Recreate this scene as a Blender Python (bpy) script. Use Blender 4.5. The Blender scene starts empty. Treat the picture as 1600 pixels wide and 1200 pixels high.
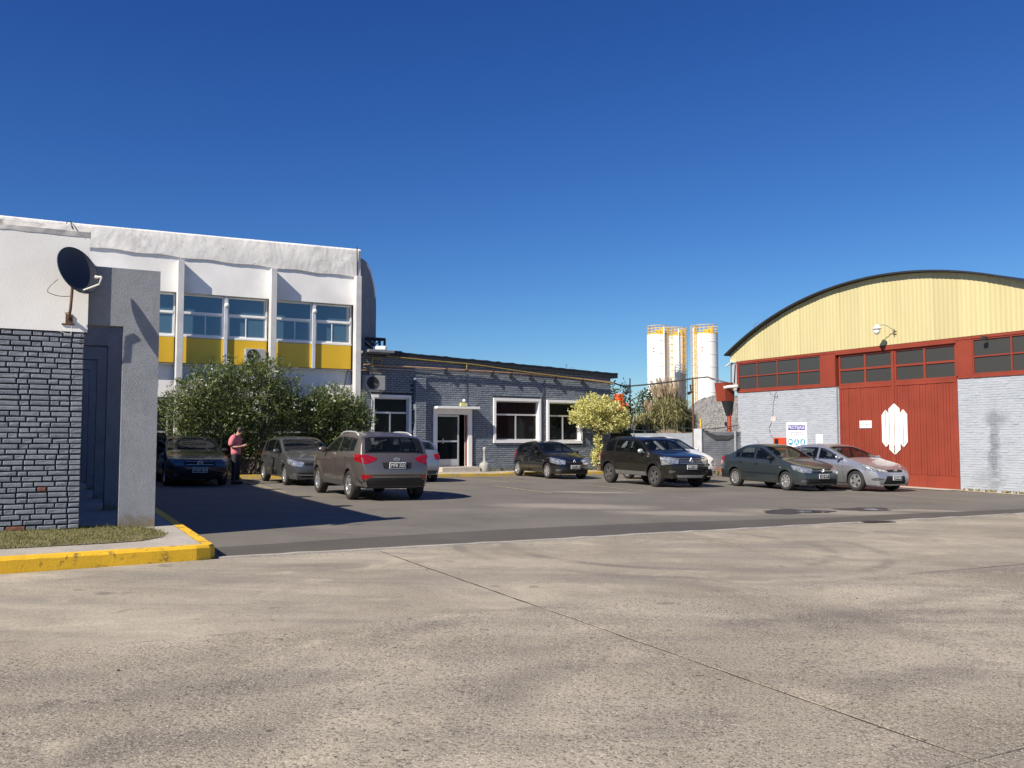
import bpy, bmesh, math, random
import numpy as np
from mathutils import Vector, Matrix
from mathutils.bvhtree import BVHTree
from mathutils import noise as mnoise

random.seed(7)
R = math.radians
sc = bpy.context.scene
col = sc.collection

# ------------------------------------------------------------------ camera
SLOPE = 0.0155                                    # the yard falls gently to the right
cam_d = bpy.data.cameras.new('camera')
cam_d.sensor_width = 36.0
cam_d.lens = 31.12
cam_d.clip_start = 0.05
cam_d.clip_end = 3000
cam = bpy.data.objects.new('camera', cam_d)
cam.location = (0, 0, 1.52)
cam.rotation_euler = (R(90 + 3.476), 0, 0)
col.objects.link(cam)
sc.camera = cam

# ------------------------------------------------------------------ sky, sun, exposure
SUN_AZ, SUN_EL = 41.5, 39.0                       # heading the light travels (from +Y to +X), elevation
world = bpy.data.worlds.new('World')
sc.world = world
world.use_nodes = True
wn = world.node_tree.nodes
wl = world.node_tree.links
wn.clear()
sky = wn.new('ShaderNodeTexSky')
sky.sky_type = 'NISHITA'
sky.sun_disc = False
sky.sun_elevation = R(SUN_EL)
sky.sun_rotation = R(SUN_AZ + 180)
sky.altitude = 0
sky.air_density = 1.0
sky.dust_density = 0.0
sky.ozone_density = 3.0
bg = wn.new('ShaderNodeBackground')
bg.inputs['Strength'].default_value = 0.065
wo = wn.new('ShaderNodeOutputWorld')
# grade the whole sky evenly, channel by channel, to the deep blue of the photograph
sep = wn.new('ShaderNodeSeparateColor')
com = wn.new('ShaderNodeCombineColor')
wl.new(sky.outputs[0], sep.inputs[0])
for i, (gain, power) in enumerate(((0.663, 1.56), (0.79, 1.356), (0.958, 1.03))):
    sc_ = wn.new('ShaderNodeMath'); sc_.operation = 'MULTIPLY'; sc_.inputs[1].default_value = 0.1
    pw_ = wn.new('ShaderNodeMath'); pw_.operation = 'POWER'; pw_.inputs[1].default_value = power
    gn_ = wn.new('ShaderNodeMath'); gn_.operation = 'MULTIPLY'; gn_.inputs[1].default_value = gain * 10
    wl.new(sep.outputs[i], sc_.inputs[0])
    wl.new(sc_.outputs[0], pw_.inputs[0])
    wl.new(pw_.outputs[0], gn_.inputs[0])
    wl.new(gn_.outputs[0], com.inputs[i])
wl.new(com.outputs[0], bg.inputs[0])
wl.new(bg.outputs[0], wo.inputs[0])
sun_d = bpy.data.lights.new('sun', 'SUN')
sun_d.energy = 4.4
sun_d.angle = R(0.5)
sun_d.color = (1.0, 0.92, 0.79)
sun = bpy.data.objects.new('sun', sun_d)
sdir = Vector((math.sin(R(SUN_AZ)) * math.cos(R(SUN_EL)), math.cos(R(SUN_AZ)) * math.cos(R(SUN_EL)), -math.sin(R(SUN_EL))))
sun.rotation_euler = sdir.to_track_quat('-Z', 'Y').to_euler()
sun.location = (-30, -30, 40)
col.objects.link(sun)
sc.view_settings.view_transform = 'Standard'
sc.view_settings.look = 'None'
sc.view_settings.exposure = 0.68
sc.view_settings.gamma = 1.0
sc.view_settings.use_curve_mapping = False

# ------------------------------------------------------------------ frames
ANG = 61.8                                        # heading of the long facades
UX, UY = math.sin(R(ANG)), math.cos(R(ANG))
E0 = (-3.571, 10.846)                             # corner where kerb, asphalt and concrete meet

def gz(x, y=0):
    return -SLOPE * max(-60.0, min(60.0, x))

def G(u, w, dz=0.0):                              # yard coordinates -> world, on the sloping ground
    x = E0[0] + u * UX - w * UY
    y = E0[1] + u * UY + w * UX
    return (x, y, gz(x) + dz)

# ------------------------------------------------------------------ materials
MATS = {}

def _new(name):
    m = bpy.data.materials.new(name)
    m.use_nodes = True
    nt = m.node_tree
    return m, nt, nt.nodes['Principled BSDF'], nt.nodes, nt.links

def noise(nt, coord, scale, detail=4.0, rough=0.55, dist=0.0, stretch=None):
    n = nt.nodes.new('ShaderNodeTexNoise')
    n.inputs['Scale'].default_value = scale
    n.inputs['Detail'].default_value = detail
    n.inputs['Roughness'].default_value = rough
    n.inputs['Distortion'].default_value = dist
    src = coord
    if stretch:
        mp = nt.nodes.new('ShaderNodeMapping')
        mp.inputs['Scale'].default_value = stretch[:3]
        if len(stretch) > 3:
            mp.inputs['Rotation'].default_value = (0, 0, stretch[3])
        nt.links.new(coord, mp.inputs['Vector'])
        src = mp.outputs[0]
    nt.links.new(src, n.inputs['Vector'])
    return n.outputs['Fac']

def ramp(nt, fac, stops):
    r = nt.nodes.new('ShaderNodeValToRGB')
    els = r.color_ramp.elements
    while len(els) < len(stops):
        els.new(0.5)
    for e, (p, c) in zip(els, stops):
        e.position = p
        e.color = (c[0], c[1], c[2], 1) if hasattr(c, '__len__') else (c, c, c, 1)
    nt.links.new(fac, r.inputs[0])
    return r.outputs[0]

def mix(nt, fac, a, b, mode='MIX'):
    m = nt.nodes.new('ShaderNodeMix')
    m.data_type = 'RGBA'
    m.blend_type = mode
    for sock, v in ((m.inputs[0], fac), (m.inputs[6], a), (m.inputs[7], b)):
        if isinstance(v, (int, float)):
            sock.default_value = v
        elif isinstance(v, (tuple, list)):
            sock.default_value = (v[0], v[1], v[2], 1)
        else:
            nt.links.new(v, sock)
    return m.outputs[2]

def bump(nt, height, strength, dist=0.01):
    b = nt.nodes.new('ShaderNodeBump')
    b.inputs['Strength'].default_value = strength
    b.inputs['Distance'].default_value = dist
    nt.links.new(height, b.inputs['Height'])
    return b.outputs[0]

def pm(name, c, rough=0.6, metal=0.0, var=0.12, scale=3.0, bmp=0.0, bscale=60.0, spec=0.5, coat=0.0, island=0.0, geo=True, stretch=None, fine=0.0):
    if name in MATS:
        return MATS[name]
    m, nt, p, N, L = _new(name)
    tc = N.new('ShaderNodeNewGeometry').outputs['Position'] if geo else N.new('ShaderNodeTexCoord').outputs['Object']
    c2 = [max(0, v * (1 - var)) for v in c]
    c3 = [min(1, v * (1 + var)) for v in c]
    out = ramp(nt, noise(nt, tc, scale, 5, 0.6, 0, stretch), [(0.3, c2), (0.7, c3)])
    if fine:
        out = mix(nt, fine, out, ramp(nt, noise(nt, tc, scale * 14, 3), [(0.35, [v * .5 for v in c]), (0.65, [min(1, v * 1.35) for v in c])]))
    if island:
        g = N.new('ShaderNodeNewGeometry')
        f = ramp(nt, g.outputs['Random Per Island'], [(0, 1 - island), (1, 1 + island)])
        out = mix(nt, 1.0, out, f, 'MULTIPLY')
    L.new(out, p.inputs['Base Color'])
    p.inputs['Roughness'].default_value = rough
    p.inputs['Metallic'].default_value = metal
    p.inputs['Specular IOR Level'].default_value = spec
    p.inputs['Coat Weight'].default_value = coat
    p.inputs['Coat Roughness'].default_value = 0.03
    if bmp:
        L.new(bump(nt, noise(nt, tc, bscale, 4), bmp), p.inputs['Normal'])
    MATS[name] = m
    return m

def paint(name, c, metal=0.55, rough=0.32):
    m, nt, p, N, L = _new(name)
    tc = N.new('ShaderNodeTexCoord').outputs['Object']
    fl = ramp(nt, noise(nt, tc, 700, 2), [(0.35, [v * .85 for v in c]), (0.65, [v * 1.15 for v in c])])
    dust = noise(nt, tc, 2.2, 5)
    sp = N.new('ShaderNodeSeparateXYZ')
    L.new(tc, sp.inputs[0])
    low = ramp(nt, sp.outputs['Z'], [(0.2, 0.28), (0.55, 0.012)])
    dm = mix(nt, 1.0, ramp(nt, dust, [(0.35, 0.1), (0.75, 0.9)]), low, 'MULTIPLY')
    L.new(mix(nt, dm, fl, (0.16, 0.14, 0.12)), p.inputs['Base Color'])
    p.inputs['Metallic'].default_value = metal
    L.new(ramp(nt, dust, [(0.3, rough), (0.8, rough + .12)]), p.inputs['Roughness'])
    p.inputs['Coat Weight'].default_value = 0.6
    p.inputs['Coat Roughness'].default_value = 0.04
    return m

def glass(name, c, ior=1.9, alpha=0.0, rough=0.03, wavy=True):
    """dark glazing: glossy coat over a deep tint, optionally see-through"""
    m, nt, p, N, L = _new(name)
    p.inputs['Base Color'].default_value = (*c, 1)
    p.inputs['Roughness'].default_value = rough
    p.inputs['IOR'].default_value = ior
    tc = N.new('ShaderNodeTexCoord').outputs['Object']
    if wavy:
        L.new(bump(nt, noise(nt, tc, 1.3, 1), 0.06, 0.02), p.inputs['Normal'])
    if alpha:
        t = N.new('ShaderNodeBsdfTransparent')
        t.inputs[0].default_value = (0.75, 0.8, 0.8, 1)
        ms = N.new('ShaderNodeMixShader')
        ms.inputs[0].default_value = alpha
        L.new(p.outputs[0], ms.inputs[1])
        L.new(t.outputs[0], ms.inputs[2])
        L.new(ms.outputs[0], N['Material Output'].inputs[0])
    return m

def leafmat(name, a, b, trans=0.25, rough=0.5, spec=0.4):
    m, nt, p, N, L = _new(name)
    g = N.new('ShaderNodeNewGeometry')
    c = ramp(nt, g.outputs['Random Per Island'], [(0.0, a), (1.0, b)])
    L.new(c, p.inputs['Base Color'])
    p.inputs['Roughness'].default_value = rough
    p.inputs['Specular IOR Level'].default_value = spec
    t = N.new('ShaderNodeBsdfTranslucent')
    L.new(c, t.inputs[0])
    ms = N.new('ShaderNodeMixShader')
    ms.inputs[0].default_value = trans
    L.new(p.outputs[0], ms.inputs[1])
    L.new(t.outputs[0], ms.inputs[2])
    L.new(ms.outputs[0], N['Material Output'].inputs[0])
    return m

# --- ground materials
def concrete_mat(name='yard_concrete', rough=True):
    m, nt, p, N, L = _new(name)
    pos = N.new('ShaderNodeNewGeometry').outputs['Position']
    base = ramp(nt, noise(nt, pos, 0.35, 6, 0.62, 0.4), [(0.32, [v * (0.96 if rough else 1.0) for v in (0.245, 0.210, 0.160)]), (0.5, [v * (1.02 if rough else 0.99) for v in (0.345, 0.302, 0.236)]), (0.68, [v * (1.06 if rough else 1.0) for v in (0.47, 0.415, 0.325)])])
    # dark tyre-swept streaks along the driving direction
    st = noise(nt, pos, 1.0, 5, 0.6, 0.6, (0.25, 1.5, 1, R(-30)))
    base = mix(nt, ramp(nt, st, [(0.45, 0.0), (0.70, 0.65)]), base, (0.175, 0.158, 0.14))
    sd = noise(nt, pos, 0.9, 6, 0.65, 1.0)
    base = mix(nt, ramp(nt, sd, [(0.54, 0.0), (0.70, 0.65)]), base, (0.54, 0.47, 0.35))
    st2 = noise(nt, pos, 2.3, 6, 0.7, 1.5)
    base = mix(nt, ramp(nt, st2, [(0.60, 0.0), (0.74, 0.5)]), base, (0.165, 0.142, 0.118))
    # tyre arcs scrubbed into the surface
    for (cx, cy, rad, wd, st_) in ((2.2, 12.9, 2.3, .16, .75), (2.2, 12.9, 3.0, .14, .55), (-1.2, 6.0, 4.6, .20, .5), (4.6, 3.0, 5.2, .22, .6), (4.6, 3.0, 6.7, .2, .45), (-30, 60, 61.5, .25, .55), (-30, 60, 63.2, .28, .5), (20, -22, 34.2, .25, .5), (20, -22, 35.8, .25, .45)):
        sb = N.new('ShaderNodeVectorMath'); sb.operation = 'SUBTRACT'
        L.new(pos, sb.inputs[0]); sb.inputs[1].default_value = (cx, cy, 0)
        ln = N.new('ShaderNodeVectorMath'); ln.operation = 'LENGTH'; L.new(sb.outputs[0], ln.inputs[0])
        d1 = N.new('ShaderNodeMath'); d1.operation = 'SUBTRACT'; L.new(ln.outputs['Value'], d1.inputs[0]); d1.inputs[1].default_value = rad
        d2 = N.new('ShaderNodeMath'); d2.operation = 'ABSOLUTE'; L.new(d1.outputs[0], d2.inputs[0])
        band = ramp(nt, d2.outputs[0], [(wd * .25, st_), (wd, 0.0)])
        brk = ramp(nt, noise(nt, pos, .55, 5, .6, .3), [(0.45, 0.0), (0.6, 1.0)])
        base = mix(nt, mix(nt, 1.0, band, brk, 'MULTIPLY'), base, (0.15, 0.132, 0.115))
    # oil drips and dark spills
    dr = noise(nt, pos, 1.7, 2, .5, .2)
    base = mix(nt, ramp(nt, dr, [(0.70, 0.0), (0.735, 0.6)]), base, (0.12, 0.105, 0.092))
    # exposed aggregate and pits
    k = 0.9 if rough else 0.45
    sp = noise(nt, pos, 46, 3, 0.75)
    base = mix(nt, ramp(nt, sp, [(0.36, 0.95 * k), (0.50, 0.0)]), base, (0.085, 0.070, 0.056))
    sp2 = noise(nt, pos, 90, 2, 0.6)
    base = mix(nt, ramp(nt, sp2, [(0.54, 0.0), (0.68, 0.8 * k)]), base, (0.66, 0.58, 0.46))
    sp4 = noise(nt, pos, 22, 2, 0.5)
    base = mix(nt, ramp(nt, sp4, [(0.68, 0.0), (0.72, 0.9 * k)]), base, (0.07, 0.058, 0.048))
    sp3 = noise(nt, pos, 11, 4, 0.75, 0.8)
    base = mix(nt, ramp(nt, sp3, [(0.62, 0.0), (0.70, 0.75 * k)]), base, (0.095, 0.08, 0.068))
    L.new(base, p.inputs['Base Color'])
    p.inputs['Roughness'].default_value = 0.85
    p.inputs['Specular IOR Level'].default_value = 0.25
    h = mix(nt, 0.5, sp, noise(nt, pos, 14, 5))
    L.new(bump(nt, h, 1.0 if rough else 0.5, 0.016), p.inputs['Normal'])
    return m

def asphalt_mat(name, dark=1.0, dusty=True):
    m, nt, p, N, L = _new(name)
    pos = N.new('ShaderNodeNewGeometry').outputs['Position']
    d = dark
    base = ramp(nt, noise(nt, pos, 0.5, 6, 0.6, 0.3), [(0.3, (0.145 * d, 0.132 * d, 0.113 * d)), (0.7, (0.200 * d, 0.181 * d, 0.153 * d))])
    if dusty:
        du = noise(nt, pos, 0.32, 6, 0.6, 1.2, (0.6, 1.4, 1, R(-28)))
        base = mix(nt, ramp(nt, du, [(0.56, 0.0), (0.72, 0.55)]), base, (0.29, 0.255, 0.21))
        # sandy wash left by drained puddles
        for (cx, cy, rx, ry) in ((1.9, 20.6, 2.3, 0.9), (4.2, 19.2, 2.0, 0.7), (7.2, 20.0, 2.4, 1.0), (9.8, 20.9, 2.6, 0.45), (2.9, 26.0, 1.6, 0.5)):
            mp = N.new('ShaderNodeMapping')
            mp.vector_type = 'TEXTURE'
            mp.inputs['Location'].default_value = (cx, cy, 0)
            mp.inputs['Scale'].default_value = (rx, ry, 50)
            wob = N.new('ShaderNodeVectorMath')
            wob.operation = 'ADD'
            nz = N.new('ShaderNodeTexNoise')
            nz.inputs['Scale'].default_value = 1.1
            nz.inputs['Detail'].default_value = 5
            L.new(pos, nz.inputs['Vector'])
            L.new(pos, wob.inputs[0])
            L.new(nz.outputs['Color'], wob.inputs[1])
            L.new(wob.outputs[0], mp.inputs['Vector'])
            ln = N.new('ShaderNodeVectorMath')
            ln.operation = 'LENGTH'
            L.new(mp.outputs[0], ln.inputs[0])
            base = mix(nt, ramp(nt, ln.outputs['Value'], [(0.45, 0.75), (1.0, 0.0)]), base, (0.36, 0.315, 0.255))
    sp = noise(nt, pos, 60, 3, 0.7)
    base = mix(nt, ramp(nt, sp, [(0.35, 0.5), (0.5, 0.0)]), base, (0.05, 0.046, 0.043))
    oil = noise(nt, pos, 0.9, 5, 0.7, 0.5)
    base = mix(nt, ramp(nt, oil, [(0.62, 0.0), (0.74, 0.7)]), base, (0.06, 0.054, 0.048))
    L.new(base, p.inputs['Base Color'])
    p.inputs['Roughness'].default_value = 0.8
    p.inputs['Specular IOR Level'].default_value = 0.3
    L.new(bump(nt, sp, 0.5, 0.01), p.inputs['Normal'])
    return m

M_CONC = concrete_mat()
M_CONC2 = concrete_mat('yard_concrete_smooth', False)
M_ASPH = asphalt_mat('asphalt')
M_ASPH2 = asphalt_mat('asphalt_patch', 0.62, False)
M_SOIL = pm('soil', (0.20, 0.16, 0.11), 0.95, var=0.3, scale=0.8, bmp=0.4, bscale=12)
M_JOINT = pm('joint', (0.055, 0.048, 0.042), 0.95)
M_WALK = pm('walk_concrete', (0.40, 0.36, 0.31), 0.85, var=0.2, scale=2, bmp=0.3, bscale=50, fine=0.25)
M_YEL = None

def worn(name, c, under, thr=0.62, scale=5, rough=0.6, streak=None, amount=0.9, bmp=0.2):
    """paint with worn patches showing what lies beneath"""
    m, nt, p, N, L = _new(name)
    pos = N.new('ShaderNodeNewGeometry').outputs['Position']
    a = ramp(nt, noise(nt, pos, scale * .4, 5), [(0.3, [v * .84 for v in c]), (0.7, [min(1, v * 1.1) for v in c])])
    w = noise(nt, pos, scale, 7, 0.72, 0.6, streak)
    out = mix(nt, ramp(nt, w, [(thr, 0.0), (thr + .07, amount)]), a, under)
    L.new(out, p.inputs['Base Color'])
    p.inputs['Roughness'].default_value = rough
    p.inputs['Specular IOR Level'].default_value = 0.35
    L.new(bump(nt, noise(nt, pos, 40, 4), bmp), p.inputs['Normal'])
    MATS[name] = m
    return m

M_YEL = worn('kerb_yellow', (0.80, 0.475, 0.028), (0.10, 0.08, 0.05), 0.545, 4.6, amount=0.75, bmp=.35)
M_YELDIM = worn('kerb_yellow_worn', (0.62, 0.42, 0.07), (0.34, 0.31, 0.26), 0.52, 4.0)
M_WHITE = worn('white_render', (0.86, 0.845, 0.81), (0.42, 0.40, 0.37), 0.70, 1.6, 0.8, (1.6, 1.6, .35), 0.6)
M_WHITE2 = pm('white_paint', (0.84, 0.83, 0.81), 0.55, var=0.05, scale=2)
M_MEMB = worn('roof_membrane', (0.80, 0.775, 0.73), (0.33, 0.31, 0.28), 0.60, 3.0, 0.75, (1, 1, 1.6), 0.75)
M_STUCCO = pm('grey_stucco', (0.27, 0.283, 0.31), 0.9, var=0.10, scale=4, bmp=0.9, bscale=70, fine=0.16)
def stained_stucco():
    m, nt, p, N, L = _new('stained_stucco')
    pos = N.new('ShaderNodeNewGeometry').outputs['Position']
    c = ramp(nt, noise(nt, pos, 3.5, 6, .6), [(0.3, (0.235, 0.248, 0.272)), (0.7, (0.305, 0.318, 0.345))])
    c = mix(nt, ramp(nt, noise(nt, pos, 60, 3), [(0.40, .35), (0.5, 0)]), c, (0.16, 0.17, 0.19))
    # soil splash at the foot with a ragged upper edge, rain streaks under the top
    sp = N.new('ShaderNodeSeparateXYZ'); L.new(pos, sp.inputs[0])
    ad = N.new('ShaderNodeMath'); ad.operation = 'MULTIPLY_ADD'; ad.inputs[1].default_value = .55
    L.new(noise(nt, pos, 7, 6, .7), ad.inputs[0]); L.new(sp.outputs['Z'], ad.inputs[2])
    c = mix(nt, ramp(nt, ad.outputs[0], [(0.58, .75), (0.70, 0)]), c, (0.20, 0.15, 0.085))
    c = mix(nt, ramp(nt, noise(nt, pos, 6, 6, .7, .3, (1, 1, .12)), [(0.58, 0), (0.72, .5)]), c, (0.17, 0.175, 0.185))
    L.new(c, p.inputs['Base Color']); p.inputs['Roughness'].default_value = .9; p.inputs['Specular IOR Level'].default_value = .3
    L.new(bump(nt, noise(nt, pos, 70, 4), .9), p.inputs['Normal'])
    return m
M_STUCCO = stained_stucco()
M_COLUMN = worn('column_concrete', (0.56, 0.56, 0.555), (0.26, 0.25, 0.24), 0.64, 4.5, 0.8, (1.5, 1.5, .5), 0.6)
M_SHADEWALL = pm('shade_grey_render', (0.215, 0.225, 0.245), 0.85, var=0.12, scale=2, bmp=0.2)  # grey takes in the shade on the white building's end wall
M_BRICK = pm('brick_paint', (0.205, 0.235, 0.275), 0.62, var=0.10, scale=14, bmp=0.6, bscale=45, island=0.10)
M_BRICK_L = pm('brick_paint_near', (0.195, 0.215, 0.248), 0.6, var=0.22, scale=16, bmp=0.7, bscale=55, fine=0.10)
M_BRICKRED = pm('bare_brick', (0.20, 0.085, 0.055), 0.85, var=0.45, scale=20, bmp=0.6)
M_MORTAR = pm('dark_mortar', (0.034, 0.040, 0.052), 0.85, var=0.2, scale=20, bmp=0.4)
M_BRICKB = pm('shed_brick_paint', (0.485, 0.525, 0.59), 0.7, var=0.08, scale=2.5, bmp=0.4, bscale=30, island=0.035)
M_MORTARB = pm('shed_mortar', (0.32, 0.345, 0.385), 0.8, var=0.15, scale=10)
M_RED = worn('oxide_red', (0.25, 0.043, 0.023), (0.19, 0.036, 0.021), 0.56, 2.5, 0.6, (3, 3, .4), 0.8)
M_CREAM = pm('cream_sheet', (0.82, 0.72, 0.40), 0.55, var=0.07, scale=1.2, stretch=(3, 3, .25))
M_DARKMETAL = pm('dark_metal', (0.035, 0.037, 0.042), 0.5, 0.3)
M_NAVY = pm('navy_fascia', (0.016, 0.019, 0.027), 0.6, var=0.2)
M_RUST = pm('rusty_steel', (0.115, 0.062, 0.042), 0.8, var=0.35, scale=12)
M_YPIPE = pm('yellow_pipe', (0.42, 0.31, 0.07), 0.5)
M_PIPE = pm('copper_tan_pipe', (0.36, 0.22, 0.13), 0.55, var=0.25, scale=4)
M_GALV = pm('galvanised', (0.48, 0.49, 0.50), 0.45, 0.6, var=0.15, scale=8)
M_ALU = pm('aluminium', (0.62, 0.63, 0.64), 0.4, 0.5, var=0.06)
M_ALUB = pm('mullion_grey', (0.52, 0.55, 0.60), 0.55)
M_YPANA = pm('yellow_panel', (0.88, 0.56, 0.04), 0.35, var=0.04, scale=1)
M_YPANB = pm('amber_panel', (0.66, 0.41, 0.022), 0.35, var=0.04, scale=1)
M_WINBLUE = glass('office_glass', (0.060, 0.115, 0.160), 2.2)
M_WINDARK = glass('dark_glass', (0.010, 0.012, 0.015), 1.5)
M_WINCLEAR = glass('clear_glass', (0.012, 0.015, 0.018), 1.3, 0.45)
M_SHEDGLASS = glass('dusty_glass', (0.050, 0.050, 0.047), 1.45, rough=0.25)
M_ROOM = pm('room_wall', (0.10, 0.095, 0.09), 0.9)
M_CURT = pm('curtain', (0.55, 0.48, 0.43), 0.9, var=0.1)
M_STEP = pm('step_stone', (0.46, 0.41, 0.34), 0.8, var=0.15, scale=3)
M_DISH = pm('dish_grey', (0.040, 0.043, 0.052), 0.5, var=0.1, scale=2)
M_BLACK = pm('black_plastic', (0.018, 0.018, 0.02), 0.45, var=0.1)
M_RUBBER = pm('rubber', (0.022, 0.021, 0.020), 0.85, var=0.3, scale=8)
M_PVC = pm('pale_plastic', (0.62, 0.60, 0.56), 0.5, var=0.08)
M_GRASS = leafmat('grass_blade', (0.10, 0.12, 0.03), (0.27, 0.24, 0.09), 0.2, 0.7)

# ------------------------------------------------------------------ mesh building
class MB:
    def __init__(s):
        s.v = []
        s.f = []

    def add(s, vs, fs):
        b = len(s.v)
        s.v += [tuple(v) for v in vs]
        s.f += [tuple(b + i for i in f) for f in fs]
        return s

    def box(s, x0, x1, y0, y1, z0, z1):
        return s.add([(x0, y0, z0), (x1, y0, z0), (x1, y1, z0), (x0, y1, z0), (x0, y0, z1), (x1, y0, z1), (x1, y1, z1), (x0, y1, z1)],
                     [(3, 2, 1, 0), (4, 5, 6, 7), (0, 1, 5, 4), (1, 2, 6, 5), (2, 3, 7, 6), (3, 0, 4, 7)])

    def bbox(s, x0, x1, y0, y1, z0, z1, b=0.01):
        """box with chamfered edges"""
        vs, fs = [], []
        bm = bmesh.new()
        bmesh.ops.create_cube(bm, size=1)
        for v in bm.verts:
            v.co = Vector(((x0 + x1) / 2 + v.co.x * (x1 - x0), (y0 + y1) / 2 + v.co.y * (y1 - y0), (z0 + z1) / 2 + v.co.z * (z1 - z0)))
        bmesh.ops.bevel(bm, geom=bm.edges[:], offset=b, segments=1, affect='EDGES')
        bm.verts.index_update()
        vs = [v.co[:] for v in bm.verts]
        fs = [[v.index for v in f.verts] for f in bm.faces]
        bm.free()
        return s.add(vs, fs)

    def frame(s, x0, x1, z0, z1, t, y0, y1):
        """rectangular frame in the XZ plane, members butted"""
        s.box(x0, x0 + t, y0, y1, z0, z1)
        s.box(x1 - t, x1, y0, y1, z0, z1)
        s.box(x0 + t, x1 - t, y0, y1, z1 - t, z1)
        s.box(x0 + t, x1 - t, y0, y1, z0, z0 + t)
        return s

    def tube(s, pts, r, seg=8, cap=True):
        pts = [Vector(p) for p in pts]
        n = len(pts)
        rr = r if hasattr(r, '__len__') else [r] * n
        b = len(s.v)
        prev = None
        for i, p in enumerate(pts):
            t = (pts[min(i + 1, n - 1)] - pts[max(i - 1, 0)]).normalized()
            a = prev if prev is not None else (Vector((0, 0, 1)) if abs(t.z) < .9 else Vector((1, 0, 0)))
            a = (a - t * a.dot(t))
            if a.length < 1e-5:
                a = t.orthogonal()
            a.normalize()
            prev = a
            c = t.cross(a)
            for k in range(seg):
                th = 2 * math.pi * k / seg
                s.v.append(tuple(p + (a * math.cos(th) + c * math.sin(th)) * rr[i]))
        for i in range(n - 1):
            for k in range(seg):
                k2 = (k + 1) % seg
                s.f.append((b + i * seg + k, b + i * seg + k2, b + (i + 1) * seg + k2, b + (i + 1) * seg + k))
        if cap:
            s.f.append(tuple(b + k for k in range(seg))[::-1])
            s.f.append(tuple(b + (n - 1) * seg + k for k in range(seg)))
        return s

    def lathe(s, prof, seg=24, origin=(0, 0, 0), axis='z', closed=False):
        """prof: (radius, height) list"""
        b = len(s.v)
        ox, oy, oz = origin
        for (r, h) in prof:
            for k in range(seg):
                th = 2 * math.pi * k / seg
                a, c = r * math.cos(th), r * math.sin(th)
                s.v.append((ox + a, oy + c, oz + h) if axis == 'z' else ((ox + a, oy + h, oz + c) if axis == 'y' else (ox + h, oy + a, oz + c)))
        n = len(prof)
        for i in range(n if closed else n - 1):
            j = (i + 1) % n
            for k in range(seg):
                k2 = (k + 1) % seg
                s.f.append((b + i * seg + k, b + i * seg + k2, b + j * seg + k2, b + j * seg + k))
        return s

    def prism(s, pts, y0, y1):
        """extrude an XZ outline along Y"""
        n = len(pts)
        b = len(s.v)
        s.v += [(x, y0, z) for x, z in pts] + [(x, y1, z) for x, z in pts]
        s.f.append(tuple(b + i for i in range(n)))
        s.f.append(tuple(b + n + i for i in range(n))[::-1])
        for i in range(n):
            j = (i + 1) % n
            s.f.append((b + j, b + i, b + n + i, b + n + j))
        return s

    def mesh(s, name, mat, smooth=False):
        me = bpy.data.meshes.new(name)
        me.from_pydata(s.v, [], s.f)
        mats = mat if isinstance(mat, (list, tuple)) else [mat]
        for m in mats:
            me.materials.append(m)
        if smooth:
            me.polygons.foreach_set('use_smooth', [True] * len(me.polygons))
        me.update()
        return me

    def build(s, name, mat, parent=None, smooth=False, fix=True):
        me = s.mesh(name, mat, smooth)
        if fix and len(me.polygons) < 60000:
            bm = bmesh.new()
            bm.from_mesh(me)
            bmesh.ops.recalc_face_normals(bm, faces=bm.faces[:])
            bm.to_mesh(me)
            bm.free()
        return link(name, me, parent)

def link(name, me, parent=None):
    o = bpy.data.objects.new(name, me)
    col.objects.link(o)
    if parent is not None:
        o.parent = parent
    return o

def tag(o, label=None, cat=None, group=None, kind=None):
    if label:
        o['label'] = label
    if cat:
        o['category'] = cat
    if group:
        o['group'] = group
    if kind:
        o['kind'] = kind
    return o

def thing(name, label, cat, loc=(0, 0, 0), rz=0.0, group=None):
    o = bpy.data.objects.new(name, None)
    o.empty_display_size = 0.3
    col.objects.link(o)
    o.location = loc
    o.rotation_euler = (0, 0, rz)
    return tag(o, label, cat, group)

def text_mesh(name, body, size, mat, align='CENTER', extrude=0.001):
    cu = bpy.data.curves.new(name, 'FONT')
    cu.body = body
    cu.size = size
    cu.extrude = extrude
    cu.resolution_u = 2
    cu.align_x = align
    cu.align_y = 'CENTER'
    o = bpy.data.objects.new(name, cu)
    col.objects.link(o)
    dg = bpy.context.evaluated_depsgraph_get()
    me = bpy.data.meshes.new_from_object(o.evaluated_get(dg))
    bpy.data.objects.remove(o)
    bpy.data.curves.remove(cu)
    me.materials.clear()
    me.materials.append(mat)
    return me

def wall_with_holes(mb, x0, x1, z0, ztop, y0, y1, holes):
    """box wall in XZ with rectangular openings (holes sorted, non overlapping in x); ztop: function or number"""
    zt = ztop if callable(ztop) else (lambda x: ztop)
    xs = sorted(set([x0, x1] + [h for q in holes for h in q[:2]]))
    for a, b in zip(xs, xs[1:]):
        hs = sorted([q for q in holes if q[0] <= a + 1e-6 and q[1] >= b - 1e-6], key=lambda q: q[2])
        z = z0
        for q in hs:
            if q[2] > z + 1e-4:
                mb.box(a, b, y0, y1, z, q[2])
            z = q[3]
        mb.prism([(a, z), (b, z), (b, zt(b)), (a, zt(a))], y0, y1)
# ================================================================== GROUND
def sheet(name, pts, mat, parent=None, dz=0.0, sub=1):
    mb = MB()
    mb.add([G(u, w, dz) for u, w in pts], [tuple(range(len(pts)))])
    return mb.build(name, mat, parent)

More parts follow.
